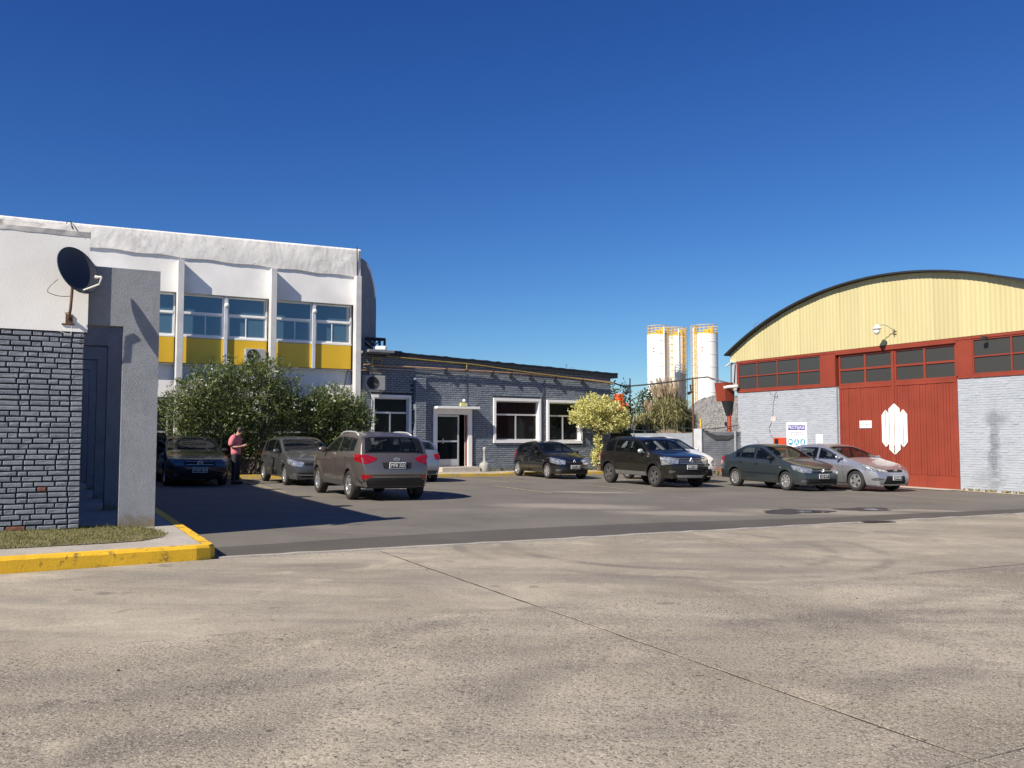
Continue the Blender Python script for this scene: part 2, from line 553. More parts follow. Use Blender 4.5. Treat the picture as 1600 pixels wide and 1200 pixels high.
mb = MB()
xs = [-900, -300, -120, -60, -30, 0, 30, 60, 120, 300, 900]
ys = [-300, -60, 0, 30, 60, 120, 300, 900, 1800]
for y in ys:
    for x in xs:
        mb.v.append((x, y, gz(x) - 0.06))
for j in range(len(ys) - 1):
    for i in range(len(xs) - 1):
        a = j * len(xs) + i
        mb.f.append((a, a + 1, a + len(xs) + 1, a + len(xs)))
tag(mb.build('ground', M_SOIL), kind='structure')

def w_edge(u):
    return 0.05 * u if u > 0 else 0.163 * max(u, -14)

road = sheet('concrete_yard', [(-60, -45), (60, -45), (60, -16.9), (-60, -16.9)], M_CONC)
tag(road, kind='structure')
sheet('joint_bed', [(-60, -16.9), (60, -16.9), (60, 3.0), (0, 0.0), (-14, -2.3), (-60, -2.3)], M_JOINT, road, -0.005)
ULINES = [2.07 + 4.95 * k for k in range(-8, 9)]
WLINES = [-16.9, -12.65, -8.45, -4.22, None]
for i in range(len(ULINES) - 1):
    for j in range(len(WLINES) - 1):
        g = 0.012
        a, b = ULINES[i] + g, ULINES[i + 1] - g
        gw = .004
        c = WLINES[j] + gw
        us = [a, 0.0, b] if a < 0 < b else [a, b]
        if WLINES[j + 1] is None:
            top = [(u, w_edge(u)) for u in us][::-1]
        else:
            top = [(b, WLINES[j + 1] - gw), (a, WLINES[j + 1] - gw)]
        pts = [(a, c), (b, c)] + top
        dz = random.uniform(-0.002, 0.003)
        n = len(pts)
        # ragged joint edges: subdivide the outline and nick it
        out = []
        for k in range(n):
            p, q = Vector(pts[k]), Vector(pts[(k + 1) % n])
            m = 26 if -6 < a < 14 and j >= 2 else 4
            for t in range(m):
                r = p.lerp(q, t / m)
                if t and m > 4:
                    cen = Vector(((a + b) / 2, (c + top[0][1]) / 2))
                    r += (cen - r).normalized() * abs(random.gauss(0, 0.007))
                out.append(r)
        m2 = MB()
        N2 = len(out)
        m2.v = [G(r.x, r.y, dz) for r in out] + [G(r.x, r.y, dz - 0.02) for r in out]
        m2.f = [tuple(range(N2))] + [(k, N2 + k, N2 + (k + 1) % N2, (k + 1) % N2) for k in range(N2)]
        m2.build('slab', M_CONC2 if j == 3 else M_CONC, road)

lot = sheet('parking_lot', [(-14, 2.0), (0.05, 0.06), (30, 1.5), (60, 3.0), (60, 70), (-14, 70)], M_ASPH, None, 0.0)
tag(lot, kind='structure')
# newer, darker asphalt along the edge
pts = [(u, w_edge(u) + 0.12) for u in np.linspace(0.06, 40, 60)]
pts2 = [(u, w_edge(u) + (1.05 + 0.55 * math.sin(min(u, 12) / 12 * math.pi) ** 1) * (1 if u < 14 else max(.4, 1 - (u - 14) * .03)) + random.uniform(-.02, .02)) for u in np.linspace(40, 0.06, 60)]
sheet('asphalt_patch', pts + pts2, M_ASPH2, lot, 0.004)
# thin cracked concrete edging between asphalt and yard
mb = MB()
us = np.linspace(0.02, 42, 170)
prev = None
for u in us:
    a = w_edge(u) + 0.002
    wd = 0.12 + random.uniform(-.02, .02)
    h = 0.014 + random.uniform(-.005, .006)
    ring = [G(u, a, -0.02), G(u, a + .006, h), G(u, a + wd - .01, h), G(u, a + wd, -0.01)]
    b = len(mb.v)
    mb.v += ring
    if prev is not None:
        for k in range(3):
            mb.f.append((prev + k, prev + k + 1, b + k + 1, b + k))
    prev = b
tag(mb.build('edging_strip', M_WALK), kind='structure')

M_LINE = worn('worn_line', (0.50, 0.42, 0.22), (0.15, 0.135, 0.12), 0.50, 9.0)
for (u0, w0, u1, w1, wd) in ((10.76, 13.8, 10.62, 9.9, .09), (14.17, 13.8, 13.95, 10.0, .09), (7.35, 14.0, 7.3, 10.2, .09), (12.3, 17.6, 12.25, 15.6, .07), (13.35, 18.2, 13.2, 15.9, .07), (3.9, 19.0, 3.8, 12.0, .09)):
    mb = MB()
    mb.add([G(u0 - wd / 2, w0, .006), G(u0 + wd / 2, w0, .006), G(u1 + wd / 2, w1, .006), G(u1 - wd / 2, w1, .006)], [(0, 1, 2, 3)])
    mb.build('bay_line', M_LINE, lot)

# puddles left in the low spots
M_WATER, nt_, p_, N_, L_ = _new('puddle_water')
p_.inputs['Base Color'].default_value = (0.03, 0.027, 0.022, 1)
p_.inputs['Roughness'].default_value = 0.04
p_.inputs['IOR'].default_value = 1.33
M_DAMP = pm('damp_asphalt', (0.045, 0.040, 0.034), 0.55, var=0.25, scale=5)
def puddle(cu, cw, ru, rw, seed, mat, dz, nm):
    rnd = random.Random(seed)
    ph = [rnd.uniform(0, 6.28) for _ in range(5)]
    pts = []
    for k in range(48):
        t = 2 * math.pi * k / 48
        r = 1 + .22 * math.sin(2 * t + ph[0]) + .16 * math.sin(3 * t + ph[1]) + .10 * math.sin(5 * t + ph[2]) + .06 * math.sin(9 * t + ph[3])
        pts.append((cu + ru * r * math.cos(t), cw + rw * r * math.sin(t)))
    return sheet(nm, pts, mat, None, dz)
d1 = tag(puddle(12.75, 3.05, 0.75, 0.62, 3, M_DAMP, 0.005, 'damp_patch'), kind='structure')
d2 = tag(puddle(14.9, 3.0, 0.62, 0.5, 8, M_DAMP, 0.005, 'damp_patch'), kind='structure')
tag(puddle(12.95, 2.85, 0.30, 0.24, 5, M_WATER, 0.009, 'puddle'), kind='structure')
tag(puddle(14.95, 2.85, 0.26, 0.20, 6, M_WATER, 0.009, 'puddle'), kind='structure')
tag(puddle(12.38, 0.62, 0.34, 0.16, 11, M_DAMP, 0.022, 'tar_patch'), kind='structure')

# grit and small stones swept against the edge
rnd = random.Random(77)
mb = MB()
for _ in range(1500):
    if rnd.random() < .6:
        u = rnd.uniform(.1, 22); w = w_edge(u) - abs(rnd.gauss(0, .25)) + .1
    else:
        u = rnd.uniform(-4, 16); w = rnd.uniform(-8, -.2)
        if u < 0:
            w -= .6
    x, y, z = G(u, w, .003)
    r = rnd.uniform(.003, .009) * (1.8 if rnd.random() < .05 else 1)
    a = rnd.uniform(0, 6.28)
    vs = [(x + r * math.cos(a + k * 1.57) * rnd.uniform(.7, 1.2), y + r * math.sin(a + k * 1.57) * rnd.uniform(.7, 1.2), z + r * .2) for k in range(4)]
    mb.add(vs + [(x, y, z + r * rnd.uniform(.6, 1.1))], [(0, 1, 4), (1, 2, 4), (2, 3, 4), (3, 0, 4)])
tag(mb.build('grit', pm('grit_stone', (0.16, .135, .11), .9, var=.4, scale=30, island=.5), fix=False), 'scattered grit along the edge of the concrete', 'grit', kind='stuff')

# ---- raised pavement on the left with its yellow kerb
walk = MB()
KZ = 0.165
front = [(-14, -2.28), (-6, -0.98), (-2.27, -0.37), (-0.6, -0.10)]
corner = [(-0.25, -0.045), (-0.08, 0.02), (0.0, 0.16)]
right = [(0.0, 2.0), (0.0, 8.0), (0.0, 14.0), (0.0, 19.3)]
line = front + corner + right
def inset(pts, d):
    out = []
    for i, p in enumerate(pts):
        a = Vector(pts[max(i - 1, 0)])
        b = Vector(pts[min(i + 1, len(pts) - 1)])
        t = (b - a).normalized()
        nrm = Vector((-t.y, t.x))
        out.append(tuple(Vector(p) + nrm * d))
    return out
def densify(pts, step=0.12):
    out = []
    for p, q in zip(pts, pts[1:]):
        p, q = Vector(p), Vector(q)
        n = max(1, int((q - p).length / step))
        out += [tuple(p.lerp(q, k / n)) for k in range(n)]
    return out + [tuple(pts[-1])]
ld = densify(line)
l0, l1, l2 = ld, inset(ld, 0.035), inset(ld, 0.17)
mb = MB()
n = len(ld)
for k in range(n):
    j = random.uniform(-.004, .004)
    mb.v += [G(*l0[k], -0.03), G(l0[k][0] * .7 + l1[k][0] * .3, l0[k][1] * .7 + l1[k][1] * .3, KZ - .03 + j), G(*l1[k], KZ + j * .5), G(*l2[k], KZ + 0.002)]
for k in range(n - 1):
    for q in range(3):
        mb.f.append((4 * k + q, 4 * k + q + 1, 4 * k + 4 + q + 1, 4 * k + 4 + q))
tag(mb.build('kerb', M_YEL, smooth=False), kind='structure')
mb = MB()
inner = inset(line, 0.168)
mb.add([G(*p, KZ - 0.003) for p in inner] + [G(-14, 19.3, KZ - .003)], [tuple(range(len(inner) + 1))])
tag(mb.build('pavement', M_WALK), kind='structure')
# grass verge at the foot of the brick wall
soilpts = [(-14, 0.0), (-5, 0.25), (-2.31, 0.48), (-1.2, 0.62), (-0.8, 0.74), (-0.5, 1.1), (-0.42, 1.5), (-0.5, 2.2), (-0.75, 2.7), (-1.6, 2.75), (-14, 2.46)]
verge = sheet('verge', soilpts, pm('verge_soil', (0.17, 0.145, 0.07), 0.95, var=0.3, scale=9), None, KZ + 0.006)
tag(verge, kind='structure')

def in_poly(x, y, P):
    c = False
    for i in range(len(P)):
        x1, y1 = P[i]
        x2, y2 = P[i - 1]
        if (y1 > y) != (y2 > y) and x < (x2 - x1) * (y - y1) / (y2 - y1) + x1:
            c = not c
    return c
rnd = random.Random(4)
mb = MB()
cnt = 0
while cnt < 13000:
    u, w = rnd.uniform(-4.2, -0.35), rnd.uniform(-0.1, 2.75)
    if not in_poly(u + rnd.gauss(0, .05), w + rnd.gauss(0, .06), soilpts) or mnoise.noise(Vector((u * 4, w * 4, 3))) + rnd.uniform(-.3, .5) < -.25:
        continue
    cnt += 1
    x, y, z = G(u, w, KZ + 0.004)
    h = rnd.uniform(.015, .045) * (1.7 if rnd.random() < .06 else 1)
    a = rnd.uniform(0, 6.28)
    wd = rnd.uniform(.003, .006)
    lx, ly = rnd.gauss(0, .02), rnd.gauss(0, .02)
    ca, sa = math.cos(a) * wd, math.sin(a) * wd
    mb.add([(x - ca, y - sa, z), (x + ca, y + sa, z), (x + lx, y + ly, z + h)], [(0, 1, 2)])
g = mb.build('grass', M_GRASS, fix=False)
tag(g, 'short dry green grass at the foot of the brick wall', 'grass', kind='stuff')

# ---- planting bed kerb in front of the white building
mb = MB()
for k in range(10):
    pass
a0, a1 = 0.0, 9.0
ld = [(u, 19.40) for u in np.linspace(a0, a1, 40)]
mb = MB()
for (u, w) in ld:
    j = random.uniform(-.006, .006)
    mb.v += [G(u, w - .10, -.02), G(u, w - .09, .13 + j), G(u, w + .10, .135 + j), G(u, w + .11, .05)]
for k in range(len(ld) - 1):
    for q in range(3):
        mb.f.append((4 * k + q, 4 * k + q + 1, 4 * k + 5 + q, 4 * k + 4 + q))
tag(mb.build('bed_kerb', M_YELDIM), kind='structure')
tag(sheet('planting_bed', [(-.1, 19.5), (9.0, 19.5), (9.0, 21.6), (-.1, 21.6)], M_SOIL, None, 0.09), kind='structure')

# ================================================================== NEAR BRICK BLOCK
def Fw(o, ang):
    """world position helper of a facade frame: local x along, y into the building"""
    a = R(ang)
    ux, uy = math.sin(a), math.cos(a)
    return lambda u, y, z=0.0: (o[0] + u * ux - y * uy, o[1] + u * uy + y * ux, z)

NB_O = (-5.985, 12.328)
nb = thing('office_block', 'low block with white rendered top over painted grey brick, at left edge', 'building', (*NB_O, 0), R(90 - ANG))
MB().box(-14, 0.0, 0.05, 18.95, -.2, 2.99).build('core_wall', M_SHADEWALL, nb)
up = MB()
up.box(-14, 0.035, -0.03, 18.95, 2.992, 4.37)
wall_up = up.build('rendered_wall', M_WHITE, nb)
mb = MB()
# rough membrane lip along the roof edge
prev = None
for u in np.linspace(-6, 0.045, 260):
    j = random.gauss(0, .006)
    q = lambda k: mnoise.noise(Vector((u * 3.1, k * 2.7, 1.5))) * .012 + mnoise.noise(Vector((u * 9, k * 5, 4.5))) * .006
    ring = [(u, -.036 + q(0) * .3, 4.335 + q(1)), (u, -.050 + q(2), 4.40), (u, -.048 + q(3), 4.47 + q(4) * .6), (u, .10, 4.49 + q(5) * .5), (u, 1.0, 4.46)]
    b = len(mb.v)
    mb.v += ring
    if prev is not None:
        for k in range(4):
            mb.f.append((prev + k, prev + k + 1, b + k + 1, b + k))
    prev = b
mb.box(-14, 0.05, 0.2, 18.95, 4.36, 4.455)
mb.build('roof_edge', M_MEMB, nb)
bw = MB().box(-14, -0.004, 0.012, 0.06, -.2, 2.96).build('brick_wall', M_MORTAR, nb)
MB().box(-14, 0.03, -0.012, 0.05, 2.965, 2.989).build('shadow_strip', M_BLACK, nb)  # black strip drawn as the shadow under the white wall's lower edge

def brick_mesh(L, H, D, seed, mat, ch=0.007, jit=0.004):
    r = random.Random(seed)
    l, h = L / 2, H / 2
    def rect(y, sx, j):
        return [(sgx * (l - sx) + r.uniform(-j, j), y + r.uniform(-j, j) * .7, sgz * (h - sx) + r.uniform(-j, j)) for sgx, sgz in ((-1, -1), (1, -1), (1, 1), (-1, 1))]
    m = MB()
    m.v = rect(0, 0, 0) + rect(-D + ch, 0, jit * .5) + rect(-D, ch, jit)
    for a in (0, 4):
        for k in range(4):
            m.f.append((a + k, a + (k + 1) % 4, a + 4 + (k + 1) % 4, a + 4 + k))
    # a slightly dished face
    m.v.append((r.uniform(-.03, .03), -D + r.uniform(-.002, .003), r.uniform(-.01, .01)))
    for k in range(4):
        m.f.append((8 + k, 8 + (k + 1) % 4, 12))
    return m.mesh('brick', mat)
CH, LB, SB, JT = 0.0735, 0.226, 0.108, 0.019
long_m = [brick_mesh(LB, CH - JT, .03, 100 + k, M_BRICK_L) for k in range(7)]
short_m = [brick_mesh(SB, CH - JT, .03, 200 + k, M_BRICK_L) for k in range(7)]
red_m = [brick_mesh(LB, CH - JT, .026, 300, M_BRICKRED), brick_mesh(SB, CH - JT, .026, 301, M_BRICKRED)]
rest = MB()
rnd = random.Random(12)
nbr = 0
for row in range(38):
    z = 0.19 + CH * (row + .5)
    u = -0.004
    i = row % 2
    L = rnd.uniform(.125, .15)
    first = True
    second = True
    while u > -4.5:
        if not first:
            L = (LB if (i % 2 == 0) else SB) + rnd.uniform(-.012, .012)
            if second:
                L = rnd.choice((SB, LB, LB * .78, SB * 1.3))
                second = False
        islong = L > .18
        c = u - L / 2
        if c > -1.3 and nbr < 300:
            src = rnd.choice(long_m if islong else short_m)
            if (row <= 1 and rnd.random() < (.6, .10)[row]) or (row == 8 and not islong and -.62 < c < -.40):
                src = red_m[0 if islong else 1]
            o = link('brick', src, bw)
            o.location = (c, 0.012 + rnd.uniform(-.004, .002), z + rnd.gauss(0, .0022))
            o.rotation_euler = (rnd.gauss(0, .02), rnd.gauss(0, .009), rnd.gauss(0, .016))
            o.scale = (L / (LB if islong else SB), 1, 1 + rnd.gauss(0, .04))
            nbr += 1
        else:
            rest.box(c - L / 2, c + L / 2, -.018, .012, z - (CH - JT) / 2, z + (CH - JT) / 2)
        u -= L + JT
        i += 0 if first else 1
        first = False
tag(rest.build('brick_field', M_BRICK_L, bw), kind='stuff')

# ---- grey stucco portal frames standing along the side of the block
for k in range(6):
    y0 = 0.08 + 3.05 * k
    pf = thing('portal_frame', ['rough grey stucco portal frame nearest the road, beside the brick wall', 'second grey stucco portal frame, in shade behind the nearest one', 'third grey portal frame in the dark passage beside the brick block', 'fourth grey portal frame in the dark passage beside the brick block', 'fifth grey portal frame in the dark passage, next to last', 'last grey portal frame in the dark passage, by the white building'][k], 'portal frame',
               Fw(NB_O, ANG)(0, y0, 0), R(90 - ANG), 'portal frames along the side of the brick block')
    MB().prism([(.505, -.05), (.985, -.05), (.985, 3.955), (.04, 3.955), (.04, 3.117), (.505, 3.117)], 0, .30).build('frame', M_STUCCO, pf)

# ---- satellite dish on the white wall
def dish():
    d = thing('satellite_dish', 'dark grey satellite dish with white feed arm on short pole', 'satellite dish', Fw(NB_O, ANG)(-.20, -.03, 3.07), R(90 - ANG))
    pole = MB().tube([(0, -.02, .10), (.0, -.14, .14), (0.01, -.17, .22), (0.025, -.17, .52)], .019, 10).build('pole', M_RUST, d)
    mb = MB()
    mb.bbox(-.045, .045, -.022, 0.0, .02, .16, .004)
    mb.tube([(-.09, -.01, .02), (.07, -.01, .02)], .012, 6)
    mb.tube([(-.05, -.015, .17), (0, -.15, .17)], .009, 6)
    mb.build('wall_bracket', M_RUST, d)
    # reflector: shallow bowl, tilted up and turned to the right
    bowl = MB()
    prof = []
    Rr = .315
    for i in range(15):
        r = Rr * i / 14
        prof.append((max(r, .001), .085 * (r / Rr) ** 2))
    bowl.lathe(prof, 40)
    bowl.lathe([(Rr, .085), (Rr + .008, .087), (Rr + .008, .075), (Rr, .072)] + [(max(.001, Rr * i / 14), .085 * (i / 14) ** 2 - .012) for i in range(14, -1, -1)], 40)
    bo = bowl.build('reflector', M_DISH, d, smooth=True)
    # local z of the bowl looks along the boresight
    bore = Vector((0.50, -0.76, 0.40)).normalized()
    q = bore.to_track_quat('Z', 'Y')
    ctr = Vector((0.045, -.26, .70))
    bo.rotation_mode = 'QUATERNION'
    bo.rotation_quaternion = q
    bo.location = ctr
    bo.scale = (0.93, 1.12, 1)
    low = ctr + q @ Vector((0, -.28, .06))
    right = q @ Vector((1, 0, 0))
    low = ctr + Vector((.055, -.09, -.27))
    mid = low + Vector((.24, -.16, .10))
    tip = mid + Vector((.03, -.01, .10))
    arm = MB().tube([low, mid, tip], .013, 8).build('feed_arm', M_PVC, d)
    lnb = MB().tube([tip + Vector((0, 0, .0)), tip + Vector((-.045, .03, .0)), tip + Vector((-.075, .05, .0))], [.016, .018, .028], 12).build('feed_horn', M_PVC, d)
    MB().tube([ctr + Vector((-.02, .05, -.05)), Vector((0.025, -.17, .50))], .022, 8).build('mount', M_RUST, d)
    cable = [ctr + Vector((-.20, .03, -.10))]
    for k in range(1, 14):
        t = k / 13
        cable.append(Vector((-.16 - .12 * math.sin(math.pi * (t * 1.1)), -.20 + .03 * t, .60 - .26 * math.sin(t * 1.6))).lerp(Vector((.02, -.16, .40)), max(0, t - .45) / .55))
    MB().tube(cable, .0045, 6).build('cable', M_BLACK, d)
    MB().tube([(.03, -.04, .0), (.04, -.035, -.06), (.02, -.04, -.13), (-.05, -.03, -.11), (-.12, -.03, -.08)], .004, 6).build('loose_cable', M_PVC, d)
dish()
# stub of bent wire on the roof edge
wv = MB().tube([(0, 0, 0), (.015, -.02, .03), (.05, -.03, .035), (.075, -.04, -.07)], .006, 6)
wv.tube([(.05, -.03, .03), (.10, -.04, -.03), (.14, -.05, -.10)], .004, 6)
o = wv.build('wire_stub', M_BLACK)
o.location = Fw(NB_O, ANG)(-.27, -.02, 4.50)
o.rotation_euler = (0, 0, R(90 - ANG))
tag(o, 'short bent black wire on the white roof edge', 'wire')

# ================================================================== WHITE TWO-STOREY BUILDING
MA_O = (-9.7785, 31.844)
ma = thing('office_building', 'white two storey building with yellow panels and blue ribbon windows', 'building', (*MA_O, 0), R(90 - ANG))
COLS = [-5.36, -2.15, 1.06, 4.27]
UL, UR = -12.0, 4.36
MB().box(UL, UR, 0.0, .30, 6.62, 8.05).build('upper_wall', M_WHITE, ma)
MB().box(UL, UR, .40, .6, 2.95, 4.09).build('spandrel', M_WHITE2, ma)
MB().box(UL, UR, .205, .60, 4.09, 4.13).build('ledge', M_WHITE2, ma)
MB().box(UL, UR, .6, 3.0, -.2, 8.0).build('core', M_SHADEWALL, ma)
# crumpled roof membrane folded over the parapet
mb = MB()
rnd = random.Random(3)
nu, nv = 420, 26
def lump(u, v):
    # creases: ridged noise, fading in and out along the wall
    q = 0
    for k, (fu, fv, am, ph) in enumerate(((1.1, 1.9, .030, .3), (2.7, 3.1, .016, 1.9), (5.9, 4.3, .009, 4.1), (11.3, 7.0, .004, 2.2))):
        w = mnoise.noise(Vector((u * fu + ph * 7, v * fv * .6, ph * 3)))
        q += am * (1 - 2 * abs(w)) * (0.35 + .9 * abs(mnoise.noise(Vector((u * .45, ph, 5.0)))))
    return q * .75
for i in range(nu + 1):
    u = UL + (UR + .06 - UL) * i / nu
    zb = 7.93 - max(0, u + 5) * .024 + .02 * math.sin(u * 4)
    zt = 8.70 + max(0, u + 5) * .012
    for j in range(nv + 1):
        v = j / nv
        if v < .8:
            vv = v / .8
            y = -.040 - .015 * math.sin(vv * math.pi) - lump(u, vv) + rnd.gauss(0, .001)
            z = zb + (zt - zb) * vv
        else:
            vv = (v - .8) / .2
            y = -.045 - lump(u, 1) * (1 - vv) + vv * 2.0
            z = zt + .02 * math.sin(vv * 3)
        mb.v.append((u, y, z + rnd.gauss(0, .0015)))
for i in range(nu):
    for j in range(nv):
        a = i * (nv + 1) + j
        mb.f.append((a, a + 1, a + nv + 2, a + nv + 1))
mb.build('parapet_membrane', M_MEMB, ma, smooth=True)
for c in COLS:
    MB().bbox(c - .105, c + .105, -.37, .0 - .001, -.2, 7.70, .008).build('column', M_COLUMN, ma)
# ribbon windows and yellow panels
YW, YP = .20, .14
for bi in range(-1, 3):
    b0 = COLS[bi] + .105 if bi >= 0 else UL
    b1 = COLS[bi + 1] - .105
    if bi == -1:
        b0 = b1 - 3.0
    if bi == 3:
        continue
    mid = (b0 + b1) / 2
    MB().box(mid - .055, mid + .055, YP - .10, YW + .10, 4.13, 6.62).build('mullion', M_ALUB, ma)
    MB().box(b0, mid - .055, YW - .02, YW + .35, 6.60, 6.618).build('head', M_ALUB, ma)
    for s, (p, q) in enumerate(((b0, mid - .056), (mid + .056, b1))):
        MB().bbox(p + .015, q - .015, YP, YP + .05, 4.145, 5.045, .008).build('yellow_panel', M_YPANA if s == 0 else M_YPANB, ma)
        fr = MB()
        fr.frame(p, q, 5.10, 6.60, .055, YW, YW + .06)
        fr.box(p + .055, q - .055, YW - .01, YW + .06, 5.905, 5.985)
        fr.box(p + .002, q - .002, YW - .06, YW - .001, 5.06, 5.13)
        win = fr.build('window', M_WHITE2, ma)
        m2 = (p + q) / 2 + (.08 if s == 0 else -.06)
        sa = MB()
        sa.frame(p + .056, m2 + .03, 5.157, 5.903, .035, YW + .012, YW + .03)
        sa.build('sash', M_WHITE2 if s == 1 else M_ALU, win)
        sa = MB()
        sa.frame(m2 - .0, q - .056, 5.157, 5.903, .035, YW + .032, YW + .05)
        sa.build('sash', M_ALU, win)
        MB().box(p + .056, q - .056, YW + .035, YW + .045, 5.987, 6.543).build('pane', M_WINBLUE, win)
        MB().box(p + .092, m2 - .006, YW + .018, YW + .026, 5.193, 5.867).build('pane', M_WINBLUE, win)
        MB().box(m2 + .036, q - .092, YW + .038, YW + .046, 5.193, 5.867).build('pane', M_WINBLUE, win)
    if bi >= 0:
        lamp = MB().lathe([(.001, 0), (.07, .01), (.085, .05), (.07, .09), (.001, .10)], 14, (mid + .02, YP - .16, 6.28), 'y')
        lamp.build('wall_light', M_WHITE2, ma, smooth=True)
# ground floor: glazing between the columns, in the shade
for bi in range(-1, 3):
    b0 = COLS[bi] + .105 if bi >= 0 else COLS[0] - 3.1
    b1 = COLS[bi + 1] - .105
    fr = MB()
    fr.frame(b0 + .1, b1 - .1, .75, 2.9, .06, .52, .58)
    fr.box((b0 + b1) / 2 - .03, (b0 + b1) / 2 + .03, .52, .58, .81, 2.84)
    fr.box(b0 + .16, b1 - .16, .515, .575, 1.70, 1.76)
    w = fr.build('ground_window', M_ALU, ma)
    MB().box(b0 + .16, b1 - .16, .585, .595, .81, 2.84).build('pane', M_WINDARK, w)
# rounded end of the roof beyond the last column
mb = MB()
prof = [(0.0, -0.2), (2.6, -0.2), (2.6, 6.9)]
for k in range(1, 13):
    t = k / 12 * math.pi / 2
    prof.append((1.0 + 1.6 * math.cos(t), 6.9 + 1.75 * math.sin(t)))
prof.append((0.0, 8.66))
mb.prism(prof, 0, 6)
e = mb.build('rounded_end_wall', M_SHADEWALL, ma)
ex, ey = 4.345, 0.32
e.location = (ex, ey, 0)
# outline runs back from the corner (slightly outwards), thickness goes left behind the facade
e.rotation_euler = (0, 0, R(52.5))
strip = MB()
for k in range(8):
    t0 = (k + 2.2) / 12 * math.pi / 2
    t1 = (k + 3.2) / 12 * math.pi / 2
    for (t, s) in ((t0, 0),):
        p0 = (1.0 + 1.6 * math.cos(t0), 6.9 + 1.75 * math.sin(t0))
        p1 = (1.0 + 1.6 * math.cos(t1), 6.9 + 1.75 * math.sin(t1))
        strip.add([(p0[0] - .16, -.012, p0[1] - .10), (p0[0] - .02, -.012, p0[1] - .03), (p1[0] - .02, -.012, p1[1] - .03), (p1[0] - .16, -.012, p1[1] - .10)], [(0, 1, 2, 3)])
st = strip.build('peeling_membrane', M_MEMB, ma)
st.location = e.location
st.rotation_euler = e.rotation_euler
MB().tube([(4.25, -.12, 8.85), (4.27, -.10, 8.4), (4.29, -.06, 7.75)], .02, 6).build('down_cable', M_BLACK, ma)
MB().tube([(4.05, .15, 4.1), (3.95, .0, 4.0), (3.85, -.02, 3.5), (3.7, -.05, 3.2), (3.45, -.06, 3.05), (3.2, -.05, 3.15), (3.05, -.04, 3.4)], .022, 8).build('hanging_hose', M_BLACK, ma)

def aircon(name, label, loc, rz, w=.80, h=.55, d=.30):
    t = thing(name, label, 'air conditioner', loc, rz)
    MB().bbox(0, w, -d, 0, 0, h, .015).build('case', pm('aircon_case_shaded', (0.34, 0.34, 0.33), .5, var=.08), t)  # case grey darkened for the shade the brick wall unit stands in
    g = MB()
    cx, cz, rr = w * .37, h * .5, h * .40
    g.lathe([(rr, 0), (rr + .02, -.012), (rr + .02, 0)], 24, (cx, -d - .001, cz), 'y')
    for q in range(1, 6):
        r1 = rr * q / 6
        g.lathe([(r1, -.004), (r1 + .006, -.010), (r1 + .012, -.004)], 20, (cx, -d - .001, cz), 'y')
    for q in range(4):
        a = q * math.pi / 4
        g.tube([(cx - rr * math.cos(a), -d - .008, cz - rr * math.sin(a)), (cx + rr * math.cos(a), -d - .008, cz + rr * math.sin(a))], .005, 5)
    g.build('fan_grille', M_DARKMETAL, t)
    MB().lathe([(.001, -.002), (rr, -.002), (rr, 0)], 24, (cx, -d - .0005, cz), 'y').build('fan_opening', M_BLACK, t)
    b = MB()
    for xx in (.12, w - .12):
        b.tube([(xx, .02, -.02), (xx, -d - .02, -.02)], .015, 6)
        b.tube([(xx, .02, -.22), (xx, -d * .8, -.03)], .012, 6)
    b.build('bracket', M_GALV, t)
    return t
aircon('air_conditioner', 'beige air conditioner box on the yellow panels behind the oleander', Fw(MA_O, ANG)(.12, .13, 4.24), R(90 - ANG), .72, .50)
# ================================================================== LOW GREY BRICK BUILDING
MD_O, MDA, MSX = (-1.603, 37.11), 58.0, 0.928
md = thing('brick_building', 'low dark grey painted brick building with white framed windows', 'building', (*MD_O, 0), R(90 - MDA))
_mdw = Fw(MD_O, MDA)
mdw = lambda u, y, z=0.0: _mdw(u * MSX, y, z)
md.scale = (MSX, 1, 1)
ztop = lambda u: 4.94 - (u + 4.1) * 0.036
OPEN = [(-4.96, -3.12, 1.25, 3.22), (-2.06, -.11, .34, 2.70), (1.02, 3.62, 1.30, 3.22), (3.97, 6.04, 1.27, 3.20)]
mb = MB()
UL2, UR2 = -6.0, 7.85
wall_with_holes(mb, UL2, UR2, -.4, lambda u: ztop(u) - .10, .014, .30, OPEN)
mb.box(UR2 - .30, UR2, .301, 9, -.4, 4.35)
mb.box(UL2, UL2 + .3, .301, 9, -.4, 4.6)
mb.box(UL2 + .3, UR2 - .3, 8.7, 9, -.4, 4.4)
bwm = mb.build('brick_wall', M_MORTAR, md)
# bricks, all proud of the dark joints
bk = MB()
rnd = random.Random(21)
CHM, LM, JM = 0.088, 0.245, 0.015
zr = 0.06
row = 0
def hits(a, b, z0, z1):
    for (p, q, r, s) in OPEN:
        if b > p - .01 and a < q + .01 and z1 > r - .01 and z0 < s + .01:
            return (p, q)
    return None
def brickbox(m, a, b, y0, y1, z0, z1):
    j = lambda: rnd.gauss(0, .0028)
    k = len(m.v)
    yf = y0 + rnd.gauss(0, .0025)
    c = .006
    m.v += [(a, y1, z0), (b, y1, z0), (b, y1, z1), (a, y1, z1), (a + c, yf + j(), z0 + c), (b - c, yf + j(), z0 + c), (b - c, yf + j(), z1 - c), (a + c, yf + j(), z1 - c)]
    m.f += [(k + 4, k + 5, k + 6, k + 7), (k, k + 1, k + 5, k + 4), (k + 1, k + 2, k + 6, k + 5), (k + 2, k + 3, k + 7, k + 6), (k + 3, k, k + 4, k + 7)]
